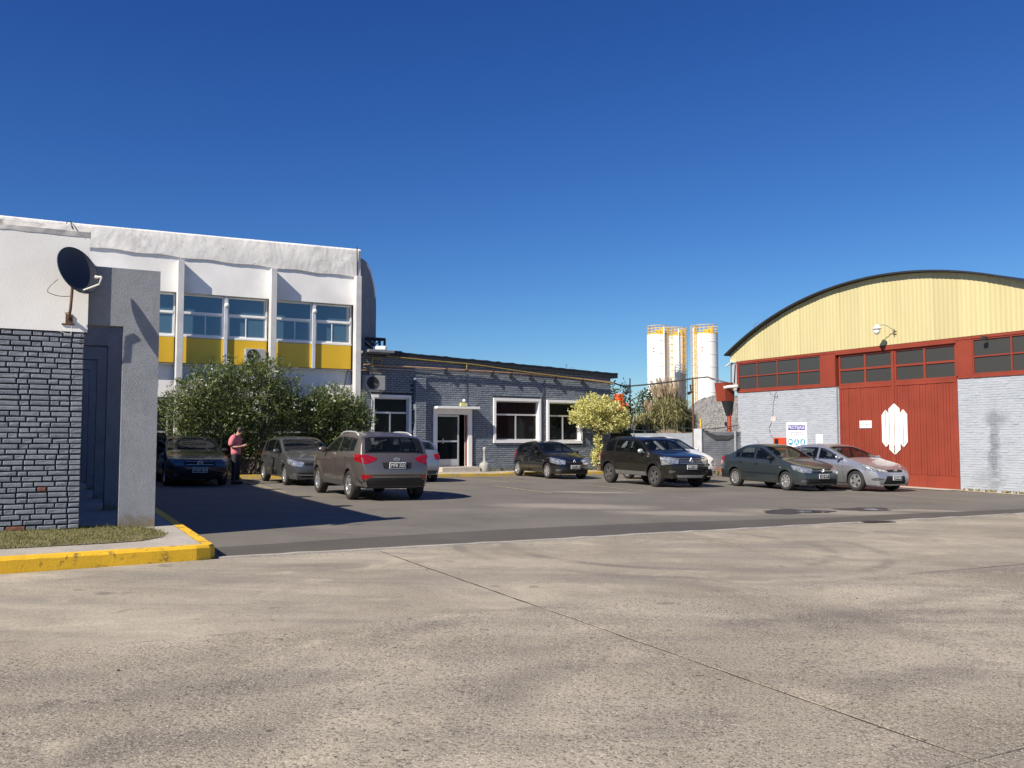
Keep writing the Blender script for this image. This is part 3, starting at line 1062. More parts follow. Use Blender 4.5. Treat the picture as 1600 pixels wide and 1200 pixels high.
while zr < 4.85:
    u = UL2 + (LM / 2 if row % 2 else 0)
    z1 = zr + CHM - JM
    while u < UR2 - .05:
        L = LM + rnd.uniform(-.012, .012)
        a, b = u, min(u + L, UR2)
        h = hits(a, b, zr, z1)
        if h:
            if a < h[0] - .05:
                b = h[0] - .012
            elif b > h[1] + .05:
                a = h[1] + .012
            else:
                u += L + JM
                continue
        if b - a > .04 and z1 < ztop((a + b) / 2) - .11 and not (-3.03 < (a + b) / 2 < -2.52 and z1 < 3.97):
            brickbox(bk, a, b, 0.0, .0145, zr, z1)
        u += L + JM
    zr += CHM
    row += 1
tag(bk.build('brick_field', M_BRICK, bwm, fix=False), kind='stuff')
# brick pilaster left of the door
pl = MB().box(-3.005, -2.545, -.235, .012, -.3, 3.955).build('pilaster', M_MORTAR, md)
bk = MB()
zr = .06
row = 0
while zr < 3.90:
    z1 = zr + CHM - JM
    xs_ = [-3.02, -2.775, -2.53] if row % 2 == 0 else [-3.02, -2.90, -2.65, -2.53]
    for a, b in zip(xs_, xs_[1:]):
        brickbox(bk, a + .005, b - .005, -.25, -.234, zr, z1)
    k = len(bk.v)
    for sx, x in ((-1, -3.02), (1, -2.53)):
        k = len(bk.v)
        bk.box(min(x, x - sx * .016), max(x, x - sx * .016), -.245, -.006, zr, z1)
    zr += CHM
    row += 1
tag(bk.build('brick_field', M_BRICK, pl, fix=False), kind='stuff')
# roof slab with dark fascia
mb = MB()
a, b = -5.2, 8.22
mb.prism([(a, ztop(a) - .21), (b, ztop(b) - .21), (b, ztop(b)), (a, ztop(a))], -.10, 9.2)
rf = mb.build('roof', M_NAVY, md)
mb = MB()
prev = None
rr_ = random.Random(5)
for u in np.linspace(a + .02, b, 70):
    j = rr_.gauss(0, .010)
    ring = [(u, -.115, ztop(u) - .05 + j), (u, -.12, ztop(u) + .006 + j), (u, .15, ztop(u) + .012), ]
    k = len(mb.v)
    mb.v += ring
    if prev is not None:
        mb.f += [(prev, prev + 1, k + 1, k), (prev + 1, prev + 2, k + 2, k + 1)]
    prev = k
mb.build('flashing', M_NAVY, rf)
def surround(p, q, r, s, par, t=.13, depth=.10):
    m = MB()
    m.frame(p, q, r, s, t, -depth, .22)
    return m.build('window', M_WHITE2, par)
for wi, (p, q, r, s) in enumerate(OPEN):
    if wi == 1:
        continue
    w = surround(p, q, r, s, md, .12, .07 if wi else .04)
    p2, q2, r2, s2 = p + .121, q - .121, r + .121, s - .121
    zt_ = s2 - .62
    mx = p2 + (q2 - p2) * .5
    f = MB()
    f.frame(p2, q2, r2, s2, .045, .12, .18)
    f.box(p2 + .045, q2 - .045, .115, .18, zt_, zt_ + .07)
    f.box(mx - .03, mx + .03, .115, .18, r2 + .045, zt_)
    f.build('sash', M_ALU, w)
    if wi:
        MB().box(p2 + .05, q2 - .05, .185, .19, zt_ + .02, s2 - .05).build('pane_backing', pm('pane_backing_grey', (0.34, .33, .31), .8, var=.06), w)  # added grey sheet behind the upper panes, makes their dark reflections read greyer
    MB().box(p2 + .045, q2 - .045, .148, .153, zt_ + .07, s2 - .045).build('pane', M_WINCLEAR, w)
    MB().box(p2 + .045, mx - .03, .148, .153, r2 + .045, zt_).build('pane', M_WINCLEAR, w)
    MB().box(mx + .03, q2 - .045, .148, .153, r2 + .045, zt_).build('pane', M_WINCLEAR, w)
# door with canopy, steps
p, q, r, s = OPEN[1]
dr = MB()
dr.box(p, p + .20, -.05, .30, r, s - .22)
dr.box(q - .20, q, -.05, .30, r, s - .22)
dr.box(p, q, -.05, .30, s - .219, s)
door = dr.build('door_surround', M_WHITE2, md)
MB().bbox(p - .02, q + .18, -.43, .05, s + .002, s + .10, .008).build('canopy', M_WHITE2, md)
lf = MB()
x0, x1 = p + .21, q - .55
lf.frame(x0, x1, r + .02, s - .24, .07, .16, .21)
lf.box(x0 + .07, x1 - .07, .16, .21, r + 1.0, r + 1.07)
lf.box(x0 + .07, x1 - .07, .158, .21, r + .09, r + .30)
lf2 = lf.build('door_leaf', M_ALU, md)
MB().box(x0 + .07, x1 - .07, .18, .185, r + 1.07, s - .31).build('pane', M_WINCLEAR, lf2)
MB().box(x0 + .07, x1 - .07, .18, .185, r + .30, r + 1.0).build('pane', M_WINCLEAR, lf2)
MB().box(x0 + .35, x0 + .39, .12, .16, r + .95, r + 1.15).build('handle', M_ALU, lf2)
MB().box(q - .265, q - .205, .05, .12, r + .02, s - .24).build('red_door_edge', pm('door_red', (0.22, 0.035, 0.02), .5), md)
st = MB()
st.bbox(p + .05, q - .0, -.75, .10, -.1, r - .005, .01)
md_step = st.build('step', M_STEP, md)
# room seen through the glass
rm = MB()
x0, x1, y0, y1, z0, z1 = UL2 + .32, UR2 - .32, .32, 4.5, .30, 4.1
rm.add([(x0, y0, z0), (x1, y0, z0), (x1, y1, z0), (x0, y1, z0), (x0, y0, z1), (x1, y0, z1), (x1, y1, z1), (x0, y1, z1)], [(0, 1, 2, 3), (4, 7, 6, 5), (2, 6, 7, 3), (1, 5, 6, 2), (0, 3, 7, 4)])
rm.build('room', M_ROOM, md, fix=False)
cu = MB()
def curtain(m, a, b, z0, z1, y, pull=0):
    n = 40
    k0 = len(m.v)
    for i in range(n + 1):
        t = i / n
        yy = y + .035 * math.sin(t * 42)
        m.v += [(a + (b - a) * t + pull, yy, z0), (a + (b - a) * t, yy, z1)]
    for i in range(n):
        m.f.append((k0 + 2 * i, k0 + 2 * i + 2, k0 + 2 * i + 3, k0 + 2 * i + 1))
curtain(cu, 2.72, 3.28, 1.42, 2.6, .42, .10)
cu.build('curtain', M_CURT, md, smooth=True, fix=False)
cu = MB()
curtain(cu, -1.45, -1.05, .4, 1.35, .42)
cu.build('curtain', M_CURT, md, smooth=True, fix=False)
MB().box(1.2, 3.4, 1.0, 1.9, 1.42, 1.47).build('desk', M_STEP, md)
# pipes along the top of the wall
MB().tube([mdv for mdv in [(-5.4, -.16, 4.36), (-2, -.16, 4.34), (2.7, -.16, 4.29), (5.2, -.16, 4.20), (7.9, -.16, 4.07)]], .035, 8).build('service_pipe', M_PIPE, md)
MB().tube([(-5.4, -.12, 4.24), (0, -.12, 4.23), (5.2, -.12, 4.10), (7.9, -.12, 3.98)], .022, 8).build('service_pipe', M_GALV, md)
MB().tube([(-4.4, -.20, 4.74), (-2.0, -.2, 4.64), (-.5, -.2, 4.60), (.6, -.2, 4.53), (2.7, -.2, 4.36), (5.0, -.2, 4.22), (7.9, -.2, 4.02)], .018, 8).build('gas_pipe', M_YPIPE, md)
MB().tube([(-.48, -.2, 4.62), (-.48, -.17, 4.33)], .02, 6).build('gas_riser', M_YPIPE, md)
MB().bbox(-.58, -.38, -.22, -.10, 4.28, 4.36, .01).build('valve', M_RUST, md)
for (u, z0, z1) in ((-.42, 2.86, 4.26), (-.05, .2, 2.7), (3.78, 3.0, 4.15)):
    MB().tube([(u, -.03, z0), (u, -.03, z1)], .012, 6).build('conduit', M_BLACK, md)
MB().tube([(3.78, -.03, 3.9), (3.80, -.02, 3.5), (3.68, -.02, 3.3), (3.70, -.02, 1.4)], .010, 6).build('loose_cable', M_BLACK, md)
for u in (-1.5, .9, 1.9, 3.0, 4.4, 6.0):
    MB().box(u - .02, u + .02, -.20, .01, 4.15 - max(0, u) * .03, 4.40 - max(0, u) * .03).build('pipe_clip', M_NAVY, md)
em = MB().bbox(-.74, -.40, -.14, -.004, 2.83, 2.97, .012).build('emergency_light', pm('lamp_body', (0.50, 0.48, 0.22), .5), md)
MB().lathe([(.001, .0), (.06, .02), (.075, .06), (.06, .10), (.001, .13)], 12, (-.56, -.10, 3.0)).build('lamp_globe', M_WHITE2, md, smooth=True)
# yellow gas riser pipes and meter beside the white building
MB().tube([(-5.05, -.22, 3.85), (-5.05, -.22, 4.62), (-4.62, -.22, 4.62), (-4.62, -.22, 4.40)], .028, 8).build('gas_pipe', M_YPIPE, md)
MB().tube([(-5.6, -.2, 4.12), (-5.3, -.2, 4.14), (-4.4, -.2, 4.12)], .024, 8).build('service_pipe', M_PIPE, md)
MB().bbox(-5.5, -4.35, -.9, .3, 4.80, 4.90, .01).build('ledge_slab', M_SHADEWALL, md)
ac2 = aircon('air_conditioner', 'air conditioner with shade darkened into its grey case, on the wall between white column and brick building', mdw(-5.52, -.30, 3.36), R(90 - MDA), .84, .56)

# steel bracket frame on the roof
t = thing('roof_frame', 'small dark steel truss frame on the grey brick roof', 'frame', mdw(-4.75, .3, 4.92), R(90 - MDA))
m = MB()
for y in (0, .5):
    m.tube([(-.35, y, .55), (.50, y, .55)], .04, 6)
    m.tube([(.47, y, 0), (.47, y, .55)], .055, 6)
    m.tube([(.35, y, 0), (-.35, y, .55)], .045, 6)
    m.tube([(.02, y, .25), (.30, y, .5)], .025, 6)
m.tube([(.47, 0, .52), (.47, .5, .52)], .03, 6)
m.build('truss', M_NAVY, t)
o = MB().bbox(-.25, .25, -.15, .15, 0, .16, .03).build('roof_parcel', M_WHITE2)
o.location = mdw(-4.85, -.55, 4.91)
tag(o, 'small white block lying on the roof ledge by the truss', 'block')
o = MB().bbox(-.22, .22, -.12, .12, 0, .10, .02).build('roof_tile_stack', M_BRICKRED)
o.location = mdw(-3.75, .2, 4.90)
o.rotation_euler = (0, 0, R(36))
tag(o, 'reddish brick lump on the grey roof edge', 'brick')

# pavement in front, with kerb
def mdsheet(name, pts, dz, mat):
    m = MB()
    vs = []
    for (u, d) in pts:
        x, y, _ = mdw(u, -d)
        vs.append((x, y, gz(x) + dz))
    m.add(vs, [tuple(range(len(vs)))])
    return m.build(name, mat)
tag(mdsheet('front_pavement', [(-6, -.3), (-6, 2.35), (.35, 2.35), (.35, 1.35), (8.6, 1.35), (8.6, -.3)], .115, M_WALK), kind='structure')
def mdkerb(pts):
    ld = densify(pts, .25)
    m = MB()
    l2 = inset(ld, -0.14)
    for k in range(len(ld)):
        (u, d), (u2, d2) = ld[k], l2[k]
        j = random.uniform(-.006, .006)
        for (a, c, dz) in ((u, d, -.03), (u, d - .01 if False else d, .11 + j), (u2, d2, .123 + j), (u2, d2, .05)):
            x, y, _ = mdw(a, -c)
            m.v.append((x, y, gz(x) + dz))
    for k in range(len(ld) - 1):
        for q in range(3):
            m.f.append((4 * k + q, 4 * k + q + 1, 4 * k + 5 + q, 4 * k + 4 + q))
    return tag(m.build('pavement_kerb', M_YELDIM), kind='structure')
mdkerb([(-6, 2.48), (.48, 2.48), (.48, 1.48), (8.7, 1.48)])
# weeds along the wall foot
def weeds(name, label, fw, u0, u1, d0, d1, n, hmax, z0, mat, seed=1, ground=True):
    rnd = random.Random(seed)
    m = MB()
    for _ in range(n):
        u, d = rnd.uniform(u0, u1), rnd.uniform(d0, d1)
        x, y, _z = fw(u, -d)
        z = (gz(x) if ground else 0) + z0
        for _b in range(5):
            h = rnd.uniform(.3, 1) * hmax
            a = rnd.uniform(0, 6.28)
            lx, ly = math.cos(a) * h * rnd.uniform(.2, .8), math.sin(a) * h * rnd.uniform(.2, .8)
            wd = rnd.uniform(.01, .025)
            px, py = -math.sin(a) * wd, math.cos(a) * wd
            m.add([(x, y, z), (x + lx * .5 + px, y + ly * .5 + py, z + h * .6), (x + lx, y + ly, z + h * .8), (x + lx * .5 - px, y + ly * .5 - py, z + h * .6)], [(0, 1, 2, 3)])
    return tag(m.build(name, mat, fix=False), label, 'weeds', kind='stuff')
M_WEED = leafmat('weed', (0.07, 0.10, 0.025), (0.24, 0.20, 0.08), .25, .7)
M_DRY = leafmat('dry_weed', (0.20, 0.17, 0.07), (0.36, 0.30, 0.15), .2, .8)
weeds('weeds', 'low weeds along the foot of the grey brick wall', mdw, .2, 7.6, .05, .35, 160, .16, .115, M_WEED, 2)

# white ash bin beside the door
t = thing('ash_bin', 'white bell shaped smoking bin with tall neck beside the door', 'bin', mdw(.18, -.62, 0.115 + gz(-1.2)), 0)
MB().lathe([(.001, 0), (.20, 0), (.215, .02), (.215, .26), (.20, .32), (.15, .36), (.085, .39), (.065, .42)], 24).build('base', pm('bin_grey', (0.33, .33, .31), .6, var=.1), t, smooth=True)
MB().lathe([(.065, .42), (.060, .5), (.058, .85), (.075, .87), (.078, .97), (.055, 1.0), (.001, 1.005)], 18).build('neck', MATS['bin_grey'], t, smooth=True)
MB().lathe([(.001, -.012), (.018, -.012), (.018, 0)], 12, (0, -.055, .92), 'y').build('opening', M_BLACK, t)

# ================================================================== SHED
SH_O, SHA = (15.011, 29.776), ANG + 90
sh = thing('warehouse', 'arched roof warehouse with cream gable, red frames and pale blue brick', 'building', (*SH_O, 0), R(90 - SHA))
shw = Fw(SH_O, SHA)
X0, X1 = -10.62, 4.9                      # left corner, right corner (out of frame)
CU, RAD, APX = -3.1, 15.5, 7.50
arc = lambda x: APX - RAD + math.sqrt(max(0, RAD * RAD - (x - CU) ** 2))
# brick walls left and right of the door
wl_ = MB()
wl_.box(X0, -5.14, .0075, .30, -.5, 3.50)
wl_.box(0.0, X1, .0075, .30, -.5, 3.50)
wl_.box(X0, X0 + .3, .301, 26, -.5, 5.2)
wl_.box(X1 - .3, X1, .301, 26, -.5, 5.2)
shwall = wl_.build('brick_wall', M_MORTARB, sh)
bk = MB()
rnd = random.Random(31)
for (a0, a1) in ((X0, -5.14), (0.0, X1)):
    zr, row = -.42, 0
    while zr < 3.43:
        u = a0 - (.12 if row % 2 else 0)
        while u < a1:
            L = .235 + rnd.uniform(-.01, .01)
            a, b = max(u, a0), min(u + L, a1)
            if b - a > .03:
                brickbox(bk, a, b, rnd.choice((0.0, 0.0, 0.0, .002)), .0085, zr, zr + .071)
            u += L + .009
        zr += .0815
        row += 1
m_shbrick, nt, p, N, L = _new('pale_blue_brick')
pos = N.new('ShaderNodeTexCoord').outputs['Object']
gi = N.new('ShaderNodeNewGeometry').outputs['Random Per Island']
base = ramp(nt, noise(nt, pos, 1.6, 5), [(0.3, (0.345, 0.372, 0.42)), (0.7, (0.40, 0.425, 0.465))])
base = mix(nt, 1.0, base, ramp(nt, gi, [(0, .95), (1, 1.04)]), 'MULTIPLY')
# grey damp stain running down right of the door
def blob(cx, cz, rx, rz, strength, colr, base):
    mp = N.new('ShaderNodeMapping'); mp.vector_type = 'TEXTURE'
    mp.inputs['Location'].default_value = (cx, 0, cz)
    mp.inputs['Scale'].default_value = (rx, 50, rz)
    wv = N.new('ShaderNodeVectorMath'); wv.operation = 'MULTIPLY_ADD'
    nz = N.new('ShaderNodeTexNoise'); nz.inputs['Scale'].default_value = 3.5; nz.inputs['Detail'].default_value = 6
    L.new(pos, nz.inputs['Vector'])
    L.new(nz.outputs['Color'], wv.inputs[0]); wv.inputs[1].default_value = (.5, .1, .5)
    L.new(pos, wv.inputs[2])
    sub = N.new('ShaderNodeVectorMath'); sub.operation = 'SUBTRACT'; sub.inputs[1].default_value = (.25, .05, .25)
    L.new(wv.outputs[0], sub.inputs[0]); L.new(sub.outputs[0], mp.inputs['Vector'])
    ln = N.new('ShaderNodeVectorMath'); ln.operation = 'LENGTH'; L.new(mp.outputs[0], ln.inputs[0])
    return mix(nt, ramp(nt, ln.outputs['Value'], [(0.35, strength), (1.0, 0.0)]), base, colr)
base = blob(1.22, 1.0, .26, 1.60, .9, (0.17, 0.185, 0.215), base)
base = blob(1.33, 2.15, .50, .38, .8, (0.18, 0.195, 0.22), base)
base = blob(1.05, .15, .75, .40, .6, (0.22, 0.235, 0.26), base)
base = blob(3.2, .1, 1.5, .35, .6, (0.22, 0.235, 0.26), base)
base = mix(nt, ramp(nt, noise(nt, pos, 5, 6, .75, .5, (.6, 1, 2.2)), [(0.63, 0), (0.72, .45)]), base, (0.33, 0.36, 0.41))
L.new(base, p.inputs['Base Color']); p.inputs['Roughness'].default_value = .75; p.inputs['Specular IOR Level'].default_value = .3
L.new(bump(nt, noise(nt, pos, 30, 4), .4), p.inputs['Normal'])
tag(bk.build('brick_field', m_shbrick, shwall, fix=False), kind='stuff')
# crack and patched render left of the sign
crk = MB()
def crack(pts, w):
    k = len(crk.v)
    full = []
    for p_, q_ in zip(pts, pts[1:]):
        for t_ in range(6):
            full.append((p_[0] + (q_[0] - p_[0]) * t_ / 6 + rnd.gauss(0, .018), p_[1] + (q_[1] - p_[1]) * t_ / 6))
    for (x, z) in full:
        h = w * rnd.uniform(.5, 1.4)
        crk.v.extend([(x - h, -.004, z), (x + h, -.004, z)])
    for i in range(len(full) - 1):
        crk.f.append((k + 2 * i, k + 2 * i + 1, k + 2 * i + 3, k + 2 * i + 2))
crack([(-8.30, 3.44), (-8.42, 3.20), (-8.50, 2.75), (-8.55, 2.30), (-8.72, 1.95), (-8.66, 1.65), (-8.48, 1.42), (-8.50, 1.05), (-8.6, .7)], .016)
crack([(-8.75, 3.46), (-8.5, 3.30), (-8.25, 3.18), (-8.22, 3.36)], .014)
crack([(-8.55, 2.30), (-8.35, 2.26), (-8.32, 2.38)], .018)
crk.build('wall_crack', M_MORTAR, shwall)
MB().bbox(-8.62, -8.36, -.006, .002, 2.2, 2.42, .002).build('render_patch', pm('pink_render', (0.56, 0.49, 0.45), .9, var=.1), shwall)
MB().box(-5.138, -5.03, .10, .32, -.4, 3.44).build('jamb', pm('jamb_grey', (0.32, 0.33, 0.38), .8, var=.35, scale=14), sh)
# red steel frame band with windows
fr = MB()
fr.box(X0 - .02, X1, -.045, .2, 4.80, 4.885)
fr.box(X0 - .02, -5.14, -.035, .2, 3.502, 3.60)
fr.box(.04, X1, -.035, .2, 3.502, 3.60)
fr.box(-5.86, -5.14, -.03, .2, 3.601, 4.799)
fr.box(-.02, .58, -.03, .2, 3.601, 4.799)
fr.box(X0 - .02, X0 + .06, -.03, .2, 3.601, 4.799)
band = fr.build('red_band', M_RED, sh)
def shed_window(a, b, n, z0, z1, par, y=0.0, t=.045):
    m = MB()
    m.frame(a, b, z0, z1, t, y - .02, y + .05)
    st_ = (b - a) / n
    zm = (z0 + z1) / 2 + .0
    for k in range(1, n):
        m.box(a + st_ * k - t / 2, a + st_ * k + t / 2, y - .018, y + .05, z0 + t, z1 - t)
    for k in range(n):
        m.box(a + st_ * k + t * (.5 if k else 1), a + st_ * (k + 1) - t * (.5 if k < n - 1 else 1), y - .016, y + .05, zm - t * .5, zm + t * .5)
    w = m.build('window', M_RED, par)
    for k in range(n):
        for (c, d) in ((z0 + t, zm - t * .5), (zm + t * .5, z1 - t)):
            MB().box(a + st_ * k + t * (.5 if k else 1), a + st_ * (k + 1) - t * (.5 if k < n - 1 else 1), y + .02, y + .028, c, d).build('pane', M_SHEDGLASS, w)
    return w
shed_window(X0 + .065, -5.865, 4, 3.605, 4.795, sh)
shed_window(.585, X1 - .3, 3, 3.605, 4.795, sh)
# sliding doors: two leaves with glazed tops
dz0 = -.28
for li, (a, b) in enumerate(((-5.02, -2.56), (-2.50, -.025))):
    lf = MB()
    lf.box(a, a + .09, .02, .12, dz0 + .5, 3.40)
    lf.box(b - .09, b, .02, .12, dz0 + .5, 3.40)
    lf.box(a, b, .015, .12, dz0, dz0 + .5)
    lf.box(a, b, .01, .12, 3.401, 3.52)
    leaf = lf.build('door_leaf', M_RED, sh)
    npl = 20
    pw = (b - a - .18) / npl
    pm_ = MB().bbox(-pw / 2 + .005, pw / 2 - .005, -.014, .012, 0, 3.395 - (dz0 + .505), .006).mesh('plank', M_RED)
    bkp = MB().box(a + .09, b - .09, .075, .10, dz0 + .5, 3.40).build('backing', pm('deep_red', (0.12, 0.03, 0.02), .8), leaf)
    for k in range(npl):
        o = link('plank', pm_, leaf)
        o.location = (a + .09 + pw * (k + .5), .045 + rnd.uniform(-.004, .004), dz0 + .503)
    shed_window(a, b, 2, 3.525, 4.72, sh, .05, .075)
MB().box(-2.555, -2.505, .0, .10, dz0, 4.72).build('meeting_stile', M_RED, sh)
dh = MB().box(-5.13, .03, -.05, .2, 4.722, 4.797).build('door_head', M_RED, sh)
# white emblem painted across the meeting leaves: three elongated hexagons
def hexbar(cx, w, z0, z1, tip):
    return [(cx - w / 2, z0 + tip), (cx, z0), (cx + w / 2, z0 + tip), (cx + w / 2, z1 - tip), (cx, z1), (cx - w / 2, z1 - tip)]
M_EMB = worn('emblem_white', (0.80, 0.79, 0.76), (0.30, 0.10, 0.07), .66, 6, .6, (2, 2, .5), .7)
emb = thing('door_emblem', 'white emblem of three pointed bars painted on the red door', 'emblem', shw(-2.53, -.002, 0), R(90 - SHA))
for (cx, w, z0, z1, tp) in ((-.37, .34, 1.17, 2.55, .20), (0, .47, .90, 2.77, .20), (.37, .34, 1.17, 2.55, .20)):
    hx = hexbar(cx, w, z0, z1, tp)
    # split along the middle so the board joint shows
    gp = .011
    MB().prism([hx[0], (cx - gp, hx[1][1] + gp), (cx - gp, hx[4][1] - gp), hx[5]], -.004, .006).build('bar_half', M_EMB, emb)
    MB().prism([(cx + gp, hx[1][1] + gp), hx[2], hx[3], (cx + gp, hx[4][1] - gp)], -.004, .006).build('bar_half', M_EMB, emb)
ch = MB().tube([(-.02, -.03, 1.25), (.02, -.035, 1.15), (.0, -.03, 1.0), (.03, -.03, .92)], .012, 6).build('door_chain', M_RUST)
ch.location = shw(-2.53, -.01, 0)
ch.rotation_euler = (0, 0, R(90 - SHA))
tag(ch, 'rusty chain hanging at the red door joint over the emblem', 'chain')
# cream corrugated gable, sheet by sheet
sw = 1.02
x = X0 - .42
cnt = 0
gable = MB().box(X0, X1, .16, .22, 4.80, 5.1).build('gable', M_DARKMETAL, sh)
while x < X1 + .4:
    m = MB()
    n = 36
    xe = min(x + sw + .04, X1 + .4)
    prev = None
    tint = random.Random(cnt)
    for i in range(n + 1):
        xx = x + (xe - x) * i / n
        y = -.02 - .010 * (cnt % 2) + .006 * math.sin((xx) * 2 * math.pi / .17)
        zb = 4.90 + (.0 if xx > X0 else .0)
        k = len(m.v)
        ztp = arc(xx) - .07
        m.v += [(xx, y, zb + tint.uniform(0, .0)), (xx, y, (zb + ztp) / 2), (xx, y, ztp)]
        if prev is not None:
            m.f += [(prev, k, k + 1, prev + 1), (prev + 1, k + 1, k + 2, prev + 2)]
        prev = k
    cc = (0.54, 0.47, 0.245)
    kf = (.97, 1.0, .93, 1.02)[cnt % 4]
    o = m.build('cladding_sheet', pm('cream_sheet_%d' % (cnt % 4), [v * kf for v in cc], .5, var=.06, scale=1.0, stretch=(2.5, 2.5, .3)), gable, smooth=True)
    x += sw
    cnt += 1
# barrel roof
m = MB()
N_ = 60
for i in range(N_ + 1):
    xx = X0 - .55 + (X1 + .55 - (X0 - .55)) * i / N_
    z = arc(xx)
    m.v += [(xx, -.28, z - .055), (xx, -.28, z), (xx, 26, z), (xx, 26, z - .055)]
for i in range(N_):
    a, b = 4 * i, 4 * i + 4
    m.f += [(a, b, b + 1, a + 1), (a + 1, b + 1, b + 2, a + 2), (a + 3, a + 2, b + 2, b + 3), (a, a + 3, b + 3, b)]
m.build('barrel_roof', M_DARKMETAL, sh)
# left corner: side eave bits
MB().box(X0 - .42, X0 - .06, -.02, .02, 4.88, 5.0).build('eave_strip', M_CREAM, sh)
MB().bbox(X0 - .50, X0 - .24, .05, .5, 5.0, 5.55, .02).build('gutter_end', M_GALV, sh)
MB().tube([(X0 - .62, -.1, 4.72), (X0 - .30, -.03, 4.92)], .035, 8).build('gutter_spout', M_PVC, sh)
MB().box(X0 - .42, X0 - .04, .05, .10, 3.6, 4.86).build('side_panel', m_shbrick, sh)
MB().tube([(X0 - .40, 0, 4.9), (X0 - .42, 0, 3.9)], .02, 6).build('side_post', M_RUST, sh)
MB().tube([(X0 - .14, 0, 4.8), (X0 - .22, 0, 3.95)], .018, 6).build('cable_drop', M_BLACK, sh)
# roof edge lamp hook
MB().tube([(-9.35, -.2, arc(-9.35)), (-9.3, -.24, arc(-9.35) + .15), (-9.1, -.26, arc(-9.35) + .27), (-9.02, -.26, arc(-9.35) + .28)], .015, 6).build('lamp_hook', M_GALV, sh)

# rain hopper and red downpipe at the corner
t = thing('downpipe', 'red rain hopper box and downpipe at the warehouse corner', 'downpipe', shw(X0 - .42, -.15, 0), R(90 - SHA))
m = MB()
m.add([(-.56, -.32, 3.98), (.10, -.32, 3.98), (.10, .28, 3.98), (-.56, .28, 3.98), (-.49, -.27, 3.15), (.10, -.27, 3.15), (.10, .23, 3.15), (-.49, .23, 3.15)],
      [(0, 1, 2, 3), (7, 6, 5, 4), (0, 4, 5, 1), (1, 5, 6, 2), (2, 6, 7, 3), (3, 7, 4, 0)])
m.build('hopper', M_RED, t)
m = MB()
m.add([(-.20, -.25, 3.14), (.12, -.25, 3.14), (.12, .2, 3.14), (-.20, .2, 3.14), (-.08, -.10, 2.5), (.10, -.10, 2.5), (.10, .10, 2.5), (-.08, .10, 2.5)],
      [(0, 4, 5, 1), (1, 5, 6, 2), (2, 6, 7, 3), (3, 7, 4, 0)])
m.build('funnel', M_DARKMETAL, t)
MB().tube([(.01, 0, 2.7), (.01, 0, -.3)], .095, 14).build('pipe', M_RED, t, smooth=True)
MB().tube([(.62, -.02, 3.78), (.20, -.12, 3.78), (.02, -.30, 3.74)], .075, 12).build('inlet_pipe', M_PVC, t, smooth=True)
MB().tube([(-.10, -.05, 2.6), (-.11, -.05, 1.55), (-.3, -.05, 1.45), (-.32, -.05, 1.1)], .022, 8).build('conduit', M_GALV, t)
MB().bbox(-.17, -.03, -.12, .0, 2.05, 2.22, .01).build('junction_box', M_BLACK, t)

# signs on the wall
def panel_thing(name, label, cat, x, z, w, h, mat, y=-.012):
    t_ = thing(name, label, cat, shw(x, y, z), R(90 - SHA))
    MB().bbox(-w / 2, w / 2, -.012, .01, -h / 2, h / 2, .003).build('board', mat, t_)
    return t_
M_SIGN = pm('sign_white', (0.83, 0.83, 0.83), .4, var=.02)
M_INDIGO = pm('sign_indigo', (0.10, 0.09, 0.33), .4, var=.03)
M_CYAN = pm('sign_cyan', (0.06, 0.30, 0.48), .4, var=.05)
M_TXT = pm('sign_grey_text', (0.28, 0.30, 0.38), .5)
def flat_text(par, body, size, x, z, mat, y=-.0165, nm='lettering', sx=1.0):
    o_ = link(nm, text_mesh(nm, body, size, mat), par)
    o_.location = (x, y, z)
    o_.rotation_euler = (R(90), 0, 0)
    o_.scale = (sx, 1, 1)
    return o_
def illegible(par, x0, x1, z, h, seed):
    rn = random.Random(seed)
    g_ = MB()
    x_ = x0
    while x_ < x1:
        w_ = rn.uniform(.02, .06)
        g_.box(x_, min(x_ + w_, x1), -.0150, -.0122, z - h / 2, z + h / 2 * rn.uniform(.5, 1))
        x_ += w_ + rn.uniform(.01, .02)
    g_.build('small_print', M_TXT, par)
t = panel_thing('safety_sign', 'white safety sign headed PROTEJASE with three blue pictograms', 'sign', -7.2, 1.58, 1.10, 1.12, M_SIGN)
MB().bbox(-.47, .47, -.0145, -.011, .25, .46, .001).build('title_bar', M_INDIGO, t)
flat_text(t, 'PROTEJASE', .20, 0, .355, M_SIGN, -.0165, 'lettering', .92)
illegible(t, -.36, .36, .165, .045, 1)
illegible(t, -.32, .36, .065, .045, 2)
for k, cx in enumerate((-.33, 0, .33)):
    MB().lathe([(.001, -.0025), (.135, -.0025), (.135, 0)], 28, (cx, -.0125, -.23), 'y').build('pictogram_disc', M_CYAN, t)
    g = MB()
    if k == 0:      # helmet
        g.prism([(cx - .095, -.26), (cx + .105, -.26), (cx + .09, -.235), (cx + .07, -.18), (cx, -.15), (cx - .06, -.175), (cx - .085, -.235)], -.0185, -.0152)
    elif k == 1:    # figure in harness
        g.prism([(cx - .03, -.17), (cx + .03, -.17), (cx + .05, -.22), (cx + .085, -.32), (cx + .045, -.33), (cx, -.25), (cx - .045, -.33), (cx - .085, -.32), (cx - .05, -.22)], -.0185, -.0152)
        g.lathe([(.001, -.0185), (.028, -.0185), (.028, -.0152)], 12, (cx, 0, -.138), 'y')
    else:           # glove
        g.prism([(cx - .04, -.33), (cx + .05, -.33), (cx + .06, -.22), (cx + .035, -.135), (cx - .01, -.13), (cx - .03, -.20), (cx - .07, -.22), (cx - .06, -.26)], -.0185, -.0152)
    g.build('pictogram', M_SIGN, t)
t = panel_thing('notice', 'small white paper notice on the wall beside the red door', 'notice', -6.02, 1.42, .34, .46, M_SIGN)
